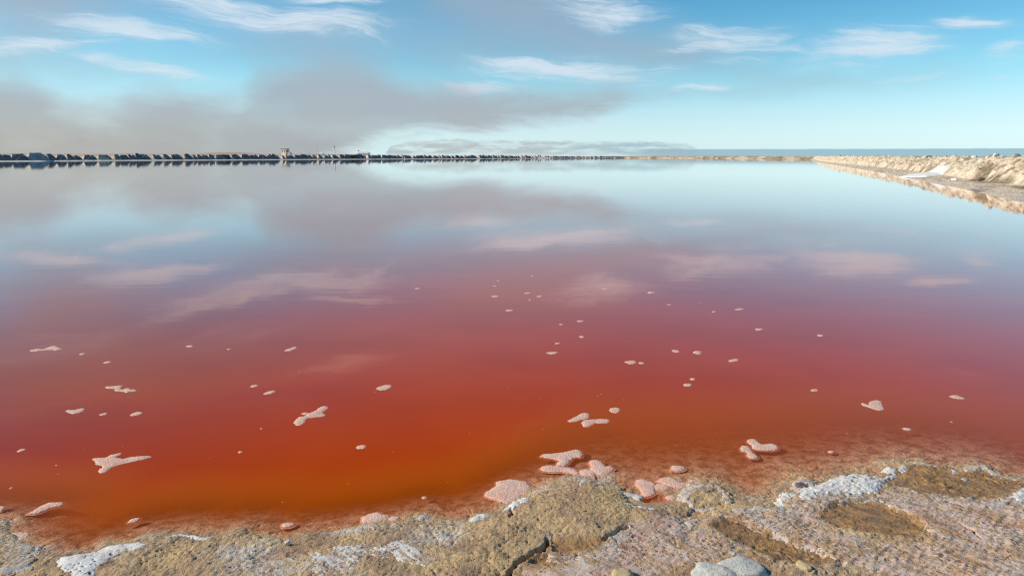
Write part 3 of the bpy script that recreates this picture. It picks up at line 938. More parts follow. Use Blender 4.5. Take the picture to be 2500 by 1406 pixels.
# floating foam, photo outlines
FLOAT = [
    ([(222, 1117), (232, 1113), (258, 1113), (268, 1107), (297, 1101), (298, 1104), (283, 1112), (300, 1116), (320, 1111), (345, 1109), (368, 1109), (371, 1113),
      (345, 1119), (320, 1124), (290, 1131), (272, 1138), (262, 1147), (245, 1153), (237, 1147), (240, 1143), (248, 1137), (246, 1134), (231, 1130), (229, 1123)],
     'star-shaped foam patch with a long arm pointing right, floating at the lower left'),
    ([(68, 1249), (85, 1239), (100, 1230), (118, 1222), (135, 1221), (152, 1221), (156, 1226), (145, 1231), (120, 1236), (100, 1245), (84, 1250)],
     'slug-shaped foam strip with a shadow on its right, near the lower left shore'),
    ([(715, 1030), (720, 1022), (730, 1014), (742, 1013), (748, 1008), (762, 1002), (773, 998), (776, 993), (788, 988), (800, 988), (802, 993), (795, 999), (788, 1005),
      (796, 1010), (790, 1014), (770, 1016), (752, 1017), (747, 1022), (745, 1028), (735, 1035), (722, 1036)],
     'branching foam patch of joined lobes in the brightest orange water, left of centre'),
    ([(733, 1007), (740, 1004), (752, 1003), (753, 1008), (742, 1010)], 'thin foam finger touching the left side of the branching orange-water patch'),
    ([(1384, 1025), (1395, 1018), (1408, 1012), (1418, 1006), (1430, 1004), (1439, 1007), (1440, 1014), (1432, 1020), (1420, 1022), (1408, 1026), (1392, 1028)],
     'foam lobe leaning up to the right above the kinked foam bar, right of centre'),
    ([(1418, 1029), (1425, 1023), (1432, 1021), (1450, 1020), (1470, 1019), (1485, 1020), (1491, 1024), (1484, 1029), (1465, 1031), (1452, 1030), (1448, 1034),
      (1437, 1039), (1424, 1039), (1421, 1034)], 'kinked foam bar with a thick left foot below the leaning lobe'),
    ([(1486, 999), (1490, 993), (1505, 991), (1515, 995), (1512, 1003), (1504, 1006), (1492, 1004)], 'rounded foam cake right above the kinked foam bar'),
    ([(1316, 1111), (1325, 1104), (1345, 1103), (1375, 1101), (1390, 1096), (1405, 1093), (1419, 1096), (1423, 1106), (1418, 1113), (1400, 1114), (1392, 1120),
      (1388, 1128), (1378, 1134), (1358, 1134), (1357, 1129), (1364, 1122), (1350, 1117), (1330, 1115)],
     'hammer-shaped foam patch just off the brown rock mound'),
    ([(1315, 1141), (1323, 1134), (1345, 1131), (1365, 1135), (1390, 1137), (1408, 1144), (1415, 1151), (1406, 1154), (1390, 1150), (1370, 1147), (1348, 1149), (1326, 1147)],
     'wavy foam strip under the hammer-shaped patch by the brown mound'),
    (ell(1434, 1150, 41, 17, 3), 'oval foam link between the wavy strip and the two-humped foam patch'),
    ([(1437, 1127), (1441, 1120), (1455, 1118), (1467, 1122), (1474, 1130), (1478, 1135), (1491, 1133), (1499, 1140), (1494, 1147), (1480, 1154), (1462, 1155),
      (1448, 1150), (1441, 1143), (1443, 1135)], 'two-humped foam patch with a pointed right end by the brown mound'),
    ([(1181, 1207), (1184, 1198), (1198, 1190), (1211, 1182), (1211, 1172), (1220, 1169), (1232, 1168), (1245, 1165), (1265, 1168), (1285, 1172), (1295, 1182),
      (1295, 1192), (1287, 1202), (1270, 1212), (1255, 1222), (1240, 1226), (1222, 1223), (1212, 1216), (1196, 1213)],
     'largest pink pitted foam sheet, stranded against the left side of the brown mound'),
    (ell(1331, 1186, 29, 13, 2), 'small pink foam bead on the far edge of the brown mound'),
    ([(1805, 1090), (1812, 1084), (1825, 1084), (1832, 1089), (1836, 1096), (1842, 1104), (1851, 1111), (1848, 1116), (1832, 1116), (1824, 1110), (1824, 1102), (1810, 1098)],
     'lower drooping piece of the foam pair at the right, ending in a blunt foot'),
    ([(1821, 1074), (1828, 1068), (1843, 1067), (1850, 1074), (1862, 1081), (1875, 1080), (1885, 1078), (1896, 1082), (1903, 1090), (1893, 1096), (1875, 1097),
      (1852, 1096), (1838, 1092), (1832, 1083)], 'boomerang-shaped upper piece of the foam pair at the right'),
    ([(1638, 1136), (1641, 1132), (1655, 1132), (1668, 1134), (1674, 1139), (1668, 1145), (1652, 1147), (1639, 1144)],
     'single foam cake with a square left end, above the foam chain on the right shore'),
    ([(1551, 1178), (1555, 1167), (1570, 1164), (1580, 1170), (1593, 1173), (1602, 1176), (1598, 1190), (1601, 1198), (1590, 1206), (1575, 1209), (1566, 1202), (1562, 1192)],
     'pink foam club at the left end of the foam chain on the right shore'),
    ([(1602, 1172), (1612, 1164), (1632, 1160), (1648, 1164), (1658, 1172), (1674, 1174), (1684, 1180), (1670, 1188), (1650, 1186), (1636, 1183), (1618, 1176)],
     'arched pink foam piece in the middle of the foam chain on the right shore'),
    ([(1596, 1182), (1606, 1176), (1622, 1178), (1635, 1184), (1634, 1190), (1618, 1194), (1602, 1190)], 'pink foam bead tucked under the arched foam piece'),
    ([(1677, 1172), (1685, 1166), (1700, 1168), (1716, 1176), (1730, 1182), (1738, 1189), (1720, 1190), (1700, 1184), (1683, 1180)],
     'pink foam strip at the right end of the foam chain, tapering right'),
    ([(1622, 1211), (1630, 1205), (1643, 1204), (1652, 1209), (1645, 1216), (1632, 1216)], 'small pink foam piece in the pool behind the foam chain'),
    ([(882, 1266), (884, 1257), (905, 1249), (920, 1245), (930, 1249), (945, 1253), (952, 1258), (945, 1265), (920, 1271), (900, 1274), (885, 1275)],
     'pink wedge-shaped foam patch against the shore left of centre'),
    (ell(961, 1261, 28, 12, -8), 'small foam tongue at the right tip of the wedge-shaped shore patch'),
    ([(687, 1277), (690, 1272), (705, 1270), (718, 1272), (719, 1276), (708, 1281), (690, 1283)], 'foam bean near the shore below the orange shallow'),
    ([(310, 1271), (317, 1264), (328, 1260), (340, 1259), (339, 1264), (328, 1270), (314, 1272)], 'foam pod pointing up to the right near the left shore'),
    ([(10, 1303), (25, 1296), (45, 1294), (70, 1296), (66, 1306), (55, 1316), (46, 1319), (30, 1310)], 'kite-shaped pink foam patch on the leftmost shore rock'),
    ([(-12, 1240), (-2, 1231), (10, 1231), (12, 1235), (2, 1243)], 'foam tip cut by the left edge of the picture'),
    ([(-4, 1290), (2, 1276), (16, 1268), (31, 1266), (31, 1270), (14, 1275), (6, 1284), (18, 1291), (4, 1295)], 'curled foam ribbon round the leftmost shore rock'),
    ([(868, 1089), (872, 1085), (885, 1082), (893, 1083), (894, 1089), (888, 1092), (872, 1093)], 'foam bean alone in the orange water at centre left'),
    (ell(586, 1100, 13, 5, -8), 'small foam dot in deep red water between the star-shaped patch and the lone bean'),
    ([(38, 1099), (48, 1093), (60, 1091), (64, 1093), (56, 1097), (44, 1101)], 'narrow foam sliver at the far left above the slug-shaped strip'),
    (ell(26, 1187, 11, 4, -20), 'tiny foam sliver close to the left edge, above the slug-shaped strip'),
    (ell(137, 1132, 7, 3, -15), 'tiny foam fleck left of the star-shaped foam patch'),
    (ell(1036, 1210, 14, 6, 0), 'small foam dot in the shallows left of the largest foam sheet'),
    ([(157, 1000), (165, 997), (182, 997), (198, 993), (207, 993), (204, 1000), (192, 1005), (175, 1008), (166, 1005)], 'leaf-shaped foam patch with a blunt right end on the far left'),
    ([(239, 1009), (248, 1006), (258, 1004), (263, 1006), (256, 1010), (244, 1012)], 'thin foam leaf between the blunt leaf and the right-hand pod on the left'),
    ([(315, 1011), (322, 1006), (335, 1002), (347, 1002), (347, 1007), (335, 1011), (320, 1013)], 'foam pod right of the thin foam leaf on the left'),
    ([(254, 943), (262, 940), (280, 939), (290, 938), (299, 938), (297, 942), (293, 946), (300, 948), (306, 945), (316, 944), (319, 948), (328, 947), (336, 950), (330, 953),
      (318, 954), (308, 957), (300, 954), (292, 953), (280, 952), (277, 949), (283, 946), (260, 946)], 'zigzag chain of foam lobes on the left'),
    ([(70, 854), (78, 851), (92, 849), (105, 850), (115, 846), (128, 842), (138, 842), (141, 846), (150, 848), (154, 849), (145, 852), (132, 854), (128, 852), (110, 853), (90, 855), (76, 856)],
     'long thin foam streak with a raised right head, far left'),
    (ell(200, 862, 17, 4.5, -8), 'short foam sliver right below the long foam streak at far left'),
    (ell(261, 882, 21, 5, -10), 'thin foam sliver farther right of the long streak at far left'),
    (ell(463, 843, 19, 5, -4), 'foam sliver highest of the left half, straight above the foam pod'),
    (ell(558, 850, 11, 3, -4), 'tiny foam sliver left of the slanted foam dash'),
    ([(692, 854), (700, 850), (710, 847), (718, 844), (726, 845), (720, 850), (708, 855), (697, 855)], 'slanted foam dash with an S-bend, centre left'),
    ([(608, 942), (614, 938), (624, 936), (631, 937), (628, 941), (618, 943)], 'upper left one of two foam leaves, centre left'),
    ([(640, 959), (648, 955), (660, 951), (672, 950), (672, 954), (660, 959), (646, 961)], 'lower right one of two foam leaves, centre left'),
    ([(916, 947), (922, 942), (934, 938), (946, 936), (956, 937), (955, 943), (944, 949), (928, 951)], 'speckled foam bean alone near the middle of the lake front'),
    (ell(638, 1043, 8, 3, -8), 'tiny foam fleck below the two foam leaves'),
    ([(1331, 859), (1340, 857), (1355, 856), (1363, 857), (1358, 861), (1347, 863), (1340, 862)], 'foam boat with a dipping keel, right of centre'),
    ([(1354, 836), (1360, 834), (1370, 834), (1366, 837), (1357, 839)], 'small foam drop just above the foam boat'),
    (ell(1420, 820, 14, 5, 3), 'small foam drop right of and above the foam boat'),
    (ell(1370, 790, 11, 3.2, 0), 'tiny foam dash left below the flat foam dash'),
    (ell(1417, 782, 18, 4, -2), 'flat foam dash above the small drops, right of centre'),
    ([(1522, 881), (1530, 879), (1540, 877), (1550, 878), (1555, 882), (1548, 886), (1537, 887), (1530, 884)], 'larger of two neighbouring foam leaves right of the foam boat'),
    (ell(1566, 884, 15, 5.5, 0), 'smaller of two neighbouring foam leaves right of the foam boat'),
    (ell(1650, 855, 20, 6.5, 8), 'foam leaf left beside the split foam patch at right'),
    ([(1693, 856), (1696, 855), (1700, 854), (1712, 855), (1714, 858), (1709, 859), (1714, 862), (1706, 863), (1694, 861), (1691, 859)], 'split double foam patch at right'),
    ([(1778, 878), (1784, 875), (1798, 873), (1805, 875), (1802, 879), (1790, 881), (1780, 881)], 'foam leaf below and right of the split foam patch'),
    ([(1843, 801), (1848, 799), (1858, 800), (1867, 801), (1860, 803), (1857, 805), (1847, 805)], 'foam patch with a small right beak, at right'),
    (ell(2003, 817, 17, 5.5, 3), 'foam lens highest and alone at right'),
    ([(1792, 754), (1798, 752), (1804, 752), (1801, 750), (1812, 751), (1819, 753), (1810, 755), (1800, 756)], 'forked foam patch far out at right'),
    (ell(1743, 759, 12, 3.2, -4), 'foam dash left of and below the forked foam patch'),
    (ell(1634, 742, 11, 2.6, 0), 'far foam dash between the tailed patch and the forked patch'),
    ([(1579, 713), (1585, 710), (1594, 711), (1604, 712), (1594, 714), (1588, 716)], 'far foam patch with a tail to its right'),
    (ell(1478, 703, 18, 3, -2), 'far foam dash on the cloud reflection right of centre'),
    (ell(1209, 722, 20, 4, 0), 'broadest of the far foam dashes left of the cloud reflection'),
    (ell(1244, 756, 20, 4.2, -2), 'nearest of the far foam dashes left of the cloud reflection'),
    (ell(1288, 714, 16, 3.4, -3), 'far foam dash up left of the drop-shaped one by the cloud reflection'),
    (ell(1317, 722, 14, 4, -4), 'drop-shaped far foam dash just left of the cloud reflection'),
    (ell(1019, 703, 15, 3, 0), 'farthest left foam dash of the distant group, alone'),
    (ell(1299, 673, 8, 2, 0), 'most distant foam dash of all'),
    (ell(1217, 685, 10, 2, 0), 'distant foam dash above the broad far dash, upper of two'),
    (ell(1208, 697, 10, 2, 0), 'distant foam dash above the broad far dash, lower of two'),
    (ell(1294, 730, 8, 2.2, 0), 'tiny foam dash below the drop-shaped far dash'),
    (ell(1679, 937, 23, 8, 0), 'lower and larger of two foam ovals at right of centre'),
    (ell(1691, 923, 15, 6, 0), 'upper and smaller of two foam ovals at right of centre'),
    ([(1977, 950), (1984, 947), (1994, 946), (1999, 949), (1995, 953), (1984, 953)], 'foam oval with a notched left end, at right'),
    ([(2100, 982), (2106, 980), (2115, 983), (2121, 984), (2121, 978), (2130, 974), (2142, 973), (2153, 977), (2154, 984), (2158, 992), (2159, 997), (2150, 1000), (2138, 998),
      (2125, 993), (2108, 988)], 'hat-shaped foam patch with a brim to the left, at right'),
    ([(2315, 965), (2325, 961), (2338, 962), (2352, 967), (2359, 971), (2350, 972), (2330, 970)], 'tapering foam leaf near the right edge'),
    ([(2202, 1042), (2208, 1040), (2222, 1042), (2228, 1045), (2220, 1048), (2208, 1046)], 'small foam leaf below the hat-shaped patch'),
    (ell(2030, 1099, 15, 7, 3), 'small foam bead above the white foam mass on the right shore'),
    (ell(2324, 1027, 8, 2.6, 5), 'tiny foam fleck below the tapering foam leaf near the right edge'),
]
for i, (poly, label) in enumerate(FLOAT):
    ys_ = [p[1] for p in poly]
    yc = sum(ys_) / len(ys_)
    wpx = max(p[0] for p in poly) - min(p[0] for p in poly)
    d0 = np.hypot(*at(1250, yc))
    big = wpx > 35
    th = 0.0050 if wpx > 60 else (0.0042 if big else 0.0036)
    cell = min(max(0.0045, d0 * 0.0011), 0.009)
    pw = wpx * np.hypot(d0, CAM_H) / FPX
    o = build_sheet('foam_patch', [poly], FOAM, th, min(cell, max(0.0022, pw / 14)), False, pits=0.0, edge_w=0.011 if big else 0.006,
                    wobble=0.007 if big else 0.002, seed=100 + i, lumps=0.3)
    tag(o, label, 'foam', 'foam patches floating on the red lake')

# salt crusts and stranded foam along the shore
SHORE = [
    ('salt_crust', CRUST_PINK, 0.014, 0.62, 34, 0.5, [[(1526, 1296), (1555, 1268), (1600, 1256), (1650, 1260), (1676, 1284), (1720, 1296), (1745, 1312), (1800, 1330), (1836, 1340), (1806, 1362), (1750, 1372),
      (1720, 1384), (1650, 1392), (1600, 1412), (1520, 1440), (1380, 1440), (1290, 1420), (1268, 1404), (1290, 1390), (1336, 1394), (1350, 1382), (1342, 1366),
      (1332, 1350), (1345, 1340), (1350, 1358), (1375, 1364), (1440, 1355), (1482, 1348), (1510, 1325)]], 'pink-grey pitted salt crust right of the brown mound, reddest in its middle', 'salt crust'),
    ('salt_crust', CRUST_GREY, 0.011, 0.75, 42, 0.35, [[(1674, 1268), (1700, 1266), (1740, 1256), (1790, 1245), (1850, 1238), (1900, 1244), (1930, 1215), (1990, 1214), (2050, 1210), (2110, 1212), (2150, 1206), (2170, 1222),
      (2100, 1224), (2040, 1230), (2004, 1252), (2000, 1272), (2040, 1300), (2090, 1312), (2130, 1325), (2150, 1360), (2140, 1390), (2080, 1385), (2030, 1365), (1960, 1340), (1900, 1320),
      (1850, 1294), (1800, 1270), (1755, 1266), (1725, 1284)]], 'coarse grey speckled salt band between the white foam mass and the amber rock', 'salt crust'),
    ('salt_crust', CRUST_PINK, 0.013, 0.66, 32, 0.25, [[(2140, 1205), (2175, 1190), (2215, 1203), (2270, 1217), (2330, 1226), (2380, 1230), (2440, 1226), (2480, 1213), (2500, 1192), (2600, 1200), (2700, 1260), (2720, 1440), (2330, 1450),
      (2120, 1440), (2130, 1395), (2150, 1370), (2140, 1330), (2190, 1326), (2245, 1326), (2280, 1314), (2262, 1292), (2222, 1260), (2165, 1236)]],
     'wide pinkish pitted salt sheet filling the lower right corner', 'salt crust'),
    ('salt_foam', CRUST_WHITE, 0.024, 0.0, 30, 0.0, [[(1950, 1212), (1946, 1196), (1962, 1190), (1985, 1184), (2000, 1180), (2030, 1168), (2050, 1158), (2085, 1154), (2118, 1160), (2145, 1172), (2160, 1184),
      (2140, 1202), (2100, 1207), (2060, 1204), (2020, 1208), (1980, 1222), (1955, 1222)]], 'thick smooth white foam mass at the water edge on the right', 'foam'),
    ('salt_foam', CRUST_PINK, 0.016, 0.25, 45, 0.0, [[(1930, 1184), (1942, 1172), (1956, 1163), (1978, 1166), (1992, 1174), (1980, 1184), (1962, 1192), (1954, 1202), (1940, 1196)]],
     'pinkish foam rim left of the white foam mass, round a dark stone', 'foam'),
    ('salt_foam', CRUST_WHITE, 0.014, 0.3, 50, 0.0, [[(1892, 1222), (1902, 1206), (1912, 1197), (1925, 1202), (1946, 1206), (1940, 1214), (1915, 1220), (1912, 1240), (1900, 1252), (1885, 1246), (1905, 1238)]],
     'thin white foam hook at the mouth of the inlet on the right', 'foam'),
    ('salt_crust', CRUST_WHITE, 0.013, 0.72, 40, 0.0, [[(735, 1376), (760, 1352), (800, 1338), (845, 1330), (880, 1326), (905, 1336), (930, 1330), (960, 1318), (1000, 1316), (1030, 1330), (1060, 1348), (1072, 1358), (1056, 1378), (1015, 1380),
      (960, 1366), (905, 1356), (886, 1372), (860, 1398), (800, 1406), (742, 1394)]], 'white honeycombed salt patch left of the brown mound', 'salt crust'),
    ('salt_crust', CRUST_GREY, 0.009, 0.85, 46, 0.0, [[(610, 1392), (625, 1372), (660, 1366), (700, 1358), (735, 1352), (742, 1366), (720, 1376), (690, 1384), (640, 1396)]],
     'thin broken grey salt patch left of the honeycombed one', 'salt crust'),
    ('salt_foam', CRUST_WHITE, 0.018, 0.12, 50, 0.0, [[(236, 1342), (252, 1331), (268, 1330), (300, 1325), (340, 1322), (358, 1330), (352, 1338), (312, 1346), (280, 1356), (255, 1366), (240, 1384), (228, 1412), (160, 1430),
      (172, 1396), (148, 1388), (138, 1368), (152, 1356), (190, 1350)]], 'white lumpy foam drift along the shore at lower left', 'foam'),
    ('salt_foam', CRUST_GREY, 0.014, 0.1, 45, 0.0, [[(-10, 1392), (15, 1378), (40, 1374), (66, 1366), (80, 1384), (60, 1386), (20, 1398), (-10, 1402)]], 'grey foam scrap in the lower left corner', 'foam'),
    ('salt_foam', CRUST_WHITE, 0.012, 0.0, 40, 0.0, [[(408, 1308), (424, 1301), (446, 1298), (462, 1302), (480, 1301), (500, 1306), (524, 1304), (512, 1310), (490, 1313), (470, 1310), (448, 1303), (428, 1305)]],
     'thin white foam lip along the shore, lower left of centre', 'foam'),
    ('salt_foam', CRUST_GREY, 0.015, 0.1, 45, 0.0, [[(858, 1292), (866, 1286), (882, 1284), (890, 1288), (884, 1295), (868, 1298)]], 'small grey foam button below the wedge-shaped pink patch', 'foam'),
    ('salt_foam', CRUST_PINK, 0.012, 0.0, 45, 0.3, [[(890, 1281), (900, 1277), (915, 1279), (918, 1290), (915, 1297), (910, 1290), (900, 1285)]], 'pink comma-shaped foam curl below the wedge-shaped pink patch', 'foam'),
    ('salt_foam', CRUST_GREY, 0.014, 0.2, 45, 0.0, [[(1016, 1262), (1024, 1254), (1036, 1248), (1046, 1252), (1050, 1258), (1038, 1262), (1024, 1264)]], 'small grey foam cap on the shore rock, centre', 'foam'),
    ('salt_foam', CRUST_WHITE, 0.015, 0.2, 45, 0.0, [[(1144, 1268), (1152, 1257), (1168, 1248), (1185, 1246), (1197, 1250), (1194, 1258), (1176, 1264), (1160, 1272)]], 'white foam cap on the shore left of the brown mound', 'foam'),
    ('salt_foam', CRUST_WHITE, 0.014, 0.15, 45, 0.0, [[(1226, 1242), (1240, 1230), (1256, 1218), (1275, 1212), (1292, 1213), (1292, 1228), (1276, 1230), (1258, 1240), (1242, 1244)]],
     'white foam tongue tucked under the largest pink foam sheet', 'foam'),
    ('salt_foam', CRUST_PINK, 0.010, 0.0, 45, 0.2, [[(1292, 1203), (1308, 1192), (1330, 1188), (1360, 1187), (1394, 1183), (1394, 1187), (1362, 1192), (1335, 1196), (1308, 1203), (1296, 1210)]],
     'thin pink foam line along the upper edge of the brown mound', 'foam'),
    ('salt_foam', CRUST_GREY, 0.012, 0.0, 45, 0.0, [[(1412, 1180), (1418, 1172), (1432, 1169), (1446, 1172), (1430, 1177), (1418, 1184)], [(1460, 1176), (1468, 1172), (1478, 1173), (1476, 1178), (1464, 1179)]],
     'grey foam rim at the top of the brown mound', 'foam'),
    ('salt_foam', CRUST_WHITE, 0.011, 0.1, 45, 0.0, [[(1518, 1196), (1535, 1197), (1555, 1197), (1568, 1205), (1562, 1212), (1545, 1206), (1524, 1202)]], 'thin white foam strip between the brown mound and the pink foam club', 'foam'),
    ('salt_foam', CRUST_WHITE, 0.013, 0.0, 45, 0.0, [[(1524, 1231), (1532, 1227), (1550, 1231), (1566, 1232), (1578, 1237), (1598, 1236), (1600, 1241), (1590, 1245), (1566, 1241), (1545, 1237), (1530, 1237)]],
     'white worm-like foam strip in front of the small pool', 'foam'),
    ('salt_foam', CRUST_GREY, 0.012, 0.35, 45, 0.0, [[(1652, 1212), (1660, 1200), (1674, 1190), (1690, 1182), (1735, 1180), (1755, 1184), (1770, 1196), (1776, 1210), (1790, 1220), (1780, 1224), (1764, 1216), (1762, 1200), (1748, 1190),
      (1725, 1188), (1700, 1192), (1684, 1204), (1688, 1218), (1700, 1232), (1725, 1236), (1745, 1230), (1750, 1234), (1725, 1242), (1700, 1238), (1680, 1224), (1664, 1216)]],
     'grey foam ring round the small islet mound on the right', 'foam'),
    ('salt_foam', CRUST_GREY, 0.013, 0.1, 45, 0.0, [[(1674, 1272), (1684, 1264), (1700, 1264), (1704, 1274), (1690, 1284), (1680, 1282)]], 'pale foam corner at the inner end of the inlet', 'foam'),
    ('salt_foam', CRUST_GREY, 0.012, 0.0, 45, 0.0, [[(1784, 1243), (1796, 1239), (1815, 1241), (1832, 1240), (1842, 1233), (1860, 1233), (1878, 1240), (1895, 1240), (1918, 1242), (1916, 1252), (1895, 1252), (1870, 1246), (1840, 1248), (1810, 1252), (1795, 1250)]],
     'grey foam lip along the lower side of the inlet', 'foam'),
    ('salt_foam', CRUST_WHITE, 0.016, 0.0, 40, 0.0, [[(2153, 1142), (2160, 1135), (2174, 1136), (2190, 1146), (2186, 1153), (2172, 1152), (2160, 1148)]], 'oval white foam cake off the right shore, left one of two', 'foam'),
    ('salt_foam', CRUST_WHITE, 0.016, 0.0, 40, 0.0, [[(2193, 1142), (2198, 1134), (2208, 1132), (2215, 1138), (2213, 1146), (2200, 1148)]], 'round white foam cake on the right shore, right one of two', 'foam'),
    ('salt_foam', CRUST_WHITE, 0.012, 0.0, 40, 0.0, [[(2128, 1158), (2140, 1158), (2160, 1162), (2174, 1152), (2186, 1154), (2178, 1164), (2160, 1172), (2146, 1172), (2138, 1164)]], 'pointed white foam spur below the two foam cakes', 'foam'),
    ('salt_foam', CRUST_GREY, 0.010, 0.0, 40, 0.0, [[(2220, 1131), (2236, 1126), (2252, 1124), (2264, 1130), (2285, 1135), (2300, 1140), (2290, 1141), (2266, 1135), (2246, 1130), (2226, 1134)]], 'thin foam line along the top of the right shore', 'foam'),
    ('salt_foam', CRUST_GREY, 0.013, 0.0, 40, 0.0, [[(2352, 1141), (2362, 1133), (2380, 1132), (2406, 1134), (2412, 1140), (2396, 1142), (2380, 1143), (2362, 1146)]], 'grey foam crest on the upper right shore rock', 'foam'),
    ('salt_foam', CRUST_GREY, 0.009, 0.0, 40, 0.0, [[(2410, 1140), (2426, 1144), (2446, 1154), (2470, 1160), (2486, 1168), (2470, 1169), (2446, 1164), (2428, 1154), (2414, 1147)]], 'thin foam streak falling right from the grey foam crest', 'foam'),
    ('salt_foam', CRUST_WHITE, 0.010, 0.0, 40, 0.0, [[(2322, 1146), (2328, 1142), (2337, 1145), (2334, 1150), (2326, 1150)]], 'small foam blob left of the grey foam crest', 'foam'),
    ('salt_foam', CRUST_GREY, 0.010, 0.0, 40, 0.0, [[(2344, 1165), (2352, 1161), (2366, 1164), (2360, 1168), (2348, 1168)]], 'small foam scrap on the amber rock below the grey foam crest', 'foam'),
    ('salt_foam', CRUST_GREY, 0.015, 0.0, 40, 0.4, [[(2290, 1222), (2320, 1216), (2345, 1226), (2375, 1232), (2410, 1236), (2436, 1230), (2460, 1222), (2474, 1226), (2460, 1240), (2430, 1250), (2390, 1248), (2350, 1240), (2310, 1230)]],
     'smooth pale foam lip below the amber rock on the right', 'foam'),
    ('salt_foam', CRUST_WHITE, 0.016, 0.0, 40, 0.1, [[(2468, 1214), (2480, 1200), (2500, 1190), (2560, 1192), (2580, 1215), (2520, 1228), (2485, 1228)]], 'pale foam tongue cut by the right edge of the picture', 'foam'),
]
for i, (nm, mt, th, pits, ps, stain, polys, label, cat) in enumerate(SHORE):
    cr = nm == 'salt_crust'
    o = build_sheet(nm, polys, mt, th * (0.24 if nm == 'salt_crust' else 0.42), 0.0042, True, pits=max(pits * 0.6, 0.12) if nm == 'salt_crust' else max(pits * 0.5, 0.10), pit_scale=ps * 1.5, edge_w=0.02 if not cr else 0.016, wobble=0.035 if cr else 0.016,
                    seed=300 + i, stain=stain, lumps=0.45 if not cr else 0.3, wob_scale=16 if cr else 38, thin=1.0 if cr else 0.35)
    tag(o, label, cat, 'salt crusts on the shore' if cr else 'foam stranded on the shore')

# tiny flecks of foam, too small to tell apart
rnd = np.random.RandomState(4)
vs, fs = [], []
fl = [(142, 1157), (512, 1119), (1207, 1061), (1147, 1057), (1158, 1068), (959, 1103), (1326, 1047), (1459, 967), (1468, 962), (1523, 975), (1621, 1003), (1650, 1088), (1480, 1120),
      (1907, 916), (2008, 933), (1978, 967), (2040, 983), (2165, 903), (2208, 925), (2068, 1057), (2345, 910), (628, 989), (732, 908), (730, 909), (915, 957), (1093, 1176), (2360, 920),
      (1532, 729), (1711, 740), (1176, 687), (2022, 830), (2026, 851), (1905, 930), (1534, 833), (1242, 945), (1319, 973), (2484, 1016), (2390, 1025), (2170, 1080), (1550, 1078), (300, 1090), (205, 1098), (1700, 1060), (690, 1225), (1000, 990), (850, 1180)]
for px, py in fl:
    x0, y0 = at(px, py)
    r = rnd.uniform(0.0022, 0.0042) * max(1, y0 / 5)
    b = len(vs)
    n = 7
    vs.append((x0, y0, r * 0.5))
    for k in range(n):
        a = 2 * math.pi * k / n
        q = r * rnd.uniform(0.7, 1.3)
        vs.append((x0 + 1.5 * q * math.cos(a), y0 + q * math.sin(a), -0.001))
    for k in range(n):
        fs.append((b, b + 1 + k, b + 1 + (k + 1) % n))
o = link_mesh('foam_flecks', vs, fs, FOAM, attrs={'edge': np.full(len(vs), .2), 'holes': np.zeros(len(vs))})
tag(o, 'tiny scattered foam flecks on the red water', 'foam', kind='stuff')


# ------------------------------------------------------------------ stones
def stone(name, px, py, w, d, h, mat, label, seed, rz=0.0, sink=0.3, base=None, flat=0.6, loc=None):
    n, k = 44, 25
    v, f = [], []
    for j in range(k):
        th = math.pi * j / (k - 1)
        for i in range(n):
            ph = 2 * math.pi * i / n
            v.append((math.sin(th) * math.cos(ph), math.sin(th) * math.sin(ph), math.cos(th)))
    v = np.array(v)
    q = np.sign(v) * np.abs(v) ** 0.8
    nn = 1 + 0.18 * perlin(v[:, 0] * 1.4 + seed, v[:, 1] * 1.4 + v[:, 2] * 1.1, seed) + 0.09 * fbm(v[:, 0] * 4 + v[:, 2] * 3, v[:, 1] * 4 - v[:, 2] * 2, 4, seed + 3, 0.65) + 0.05 * worley(v[:, 0] * 3 + v[:, 2], v[:, 1] * 3 - v[:, 2], seed)[0]
    q = q * nn[:, None] * np.array([w / 2, d / 2, h / 2])
    for j in range(k - 1):
        for i in range(n):
            f.append((j * n + i, (j + 1) * n + i, (j + 1) * n + (i + 1) % n, j * n + (i + 1) % n))
    o = link_mesh(name, q, np.array(f), mat, attrs={'pit': np.zeros(len(q)), 'stain': np.zeros(len(q)), 'thin': np.full(len(q), 0.5)})
    if loc is None:
        x, y = at(px, py, 0.03)
        zb = float(terrain_core(np.array([x]), np.array([y]))[0][0])
        loc = (x, y, zb + h * (0.5 - sink))
    o.location = loc
    o.rotation_euler = (0, 0, rz)
    tag(o, label, 'stone')
    return o


stone('stone', 1808, 1398, 0.20, 0.15, 0.050, STONE_WHITE, 'large salt-white stone at the bottom edge, right of centre', 3, 0.3)
stone('stone', 1745, 1408, 0.16, 0.12, 0.055, STONE_WHITE, 'salt-white stone cut by the bottom edge, left of the larger one', 5, -0.2)
stone('stone', 1962, 1386, 0.040, 0.066, 0.036, STONE_YELLOW, 'yellowish pebble at the bottom right of the large white stone', 8, 0.5)
stone('stone', 1957, 1178, 0.055, 0.050, 0.020, STONE_DARK, 'dark stone poking out of the pink foam rim', 11, 0.2)
stone('stone', 702, 1322, 0.022, 0.022, 0.020, STONE_WHITE, 'small pale pebble with a dark shadow on the left shore', 13, 0.2, 0.15)
stone('stone', 1520, 1410, 0.08, 0.06, 0.035, STONE_YELLOW, 'flat yellow-white stone cut by the bottom edge, below the pink crust', 17, 0.1)


# ------------------------------------------------------------------ banks
def resample(line, steps):
    p = np.array(line, dtype=float)
    L = np.concatenate([[0], np.cumsum(np.hypot(*np.diff(p, axis=0).T))])
    s = np.array(steps)
    return np.stack([np.interp(s, L, p[:, 0]), np.interp(s, L, p[:, 1])], 1), L[-1]


def line_len(line):
    p = np.array(line, dtype=float)
    return np.hypot(*np.diff(p, axis=0).T).sum()


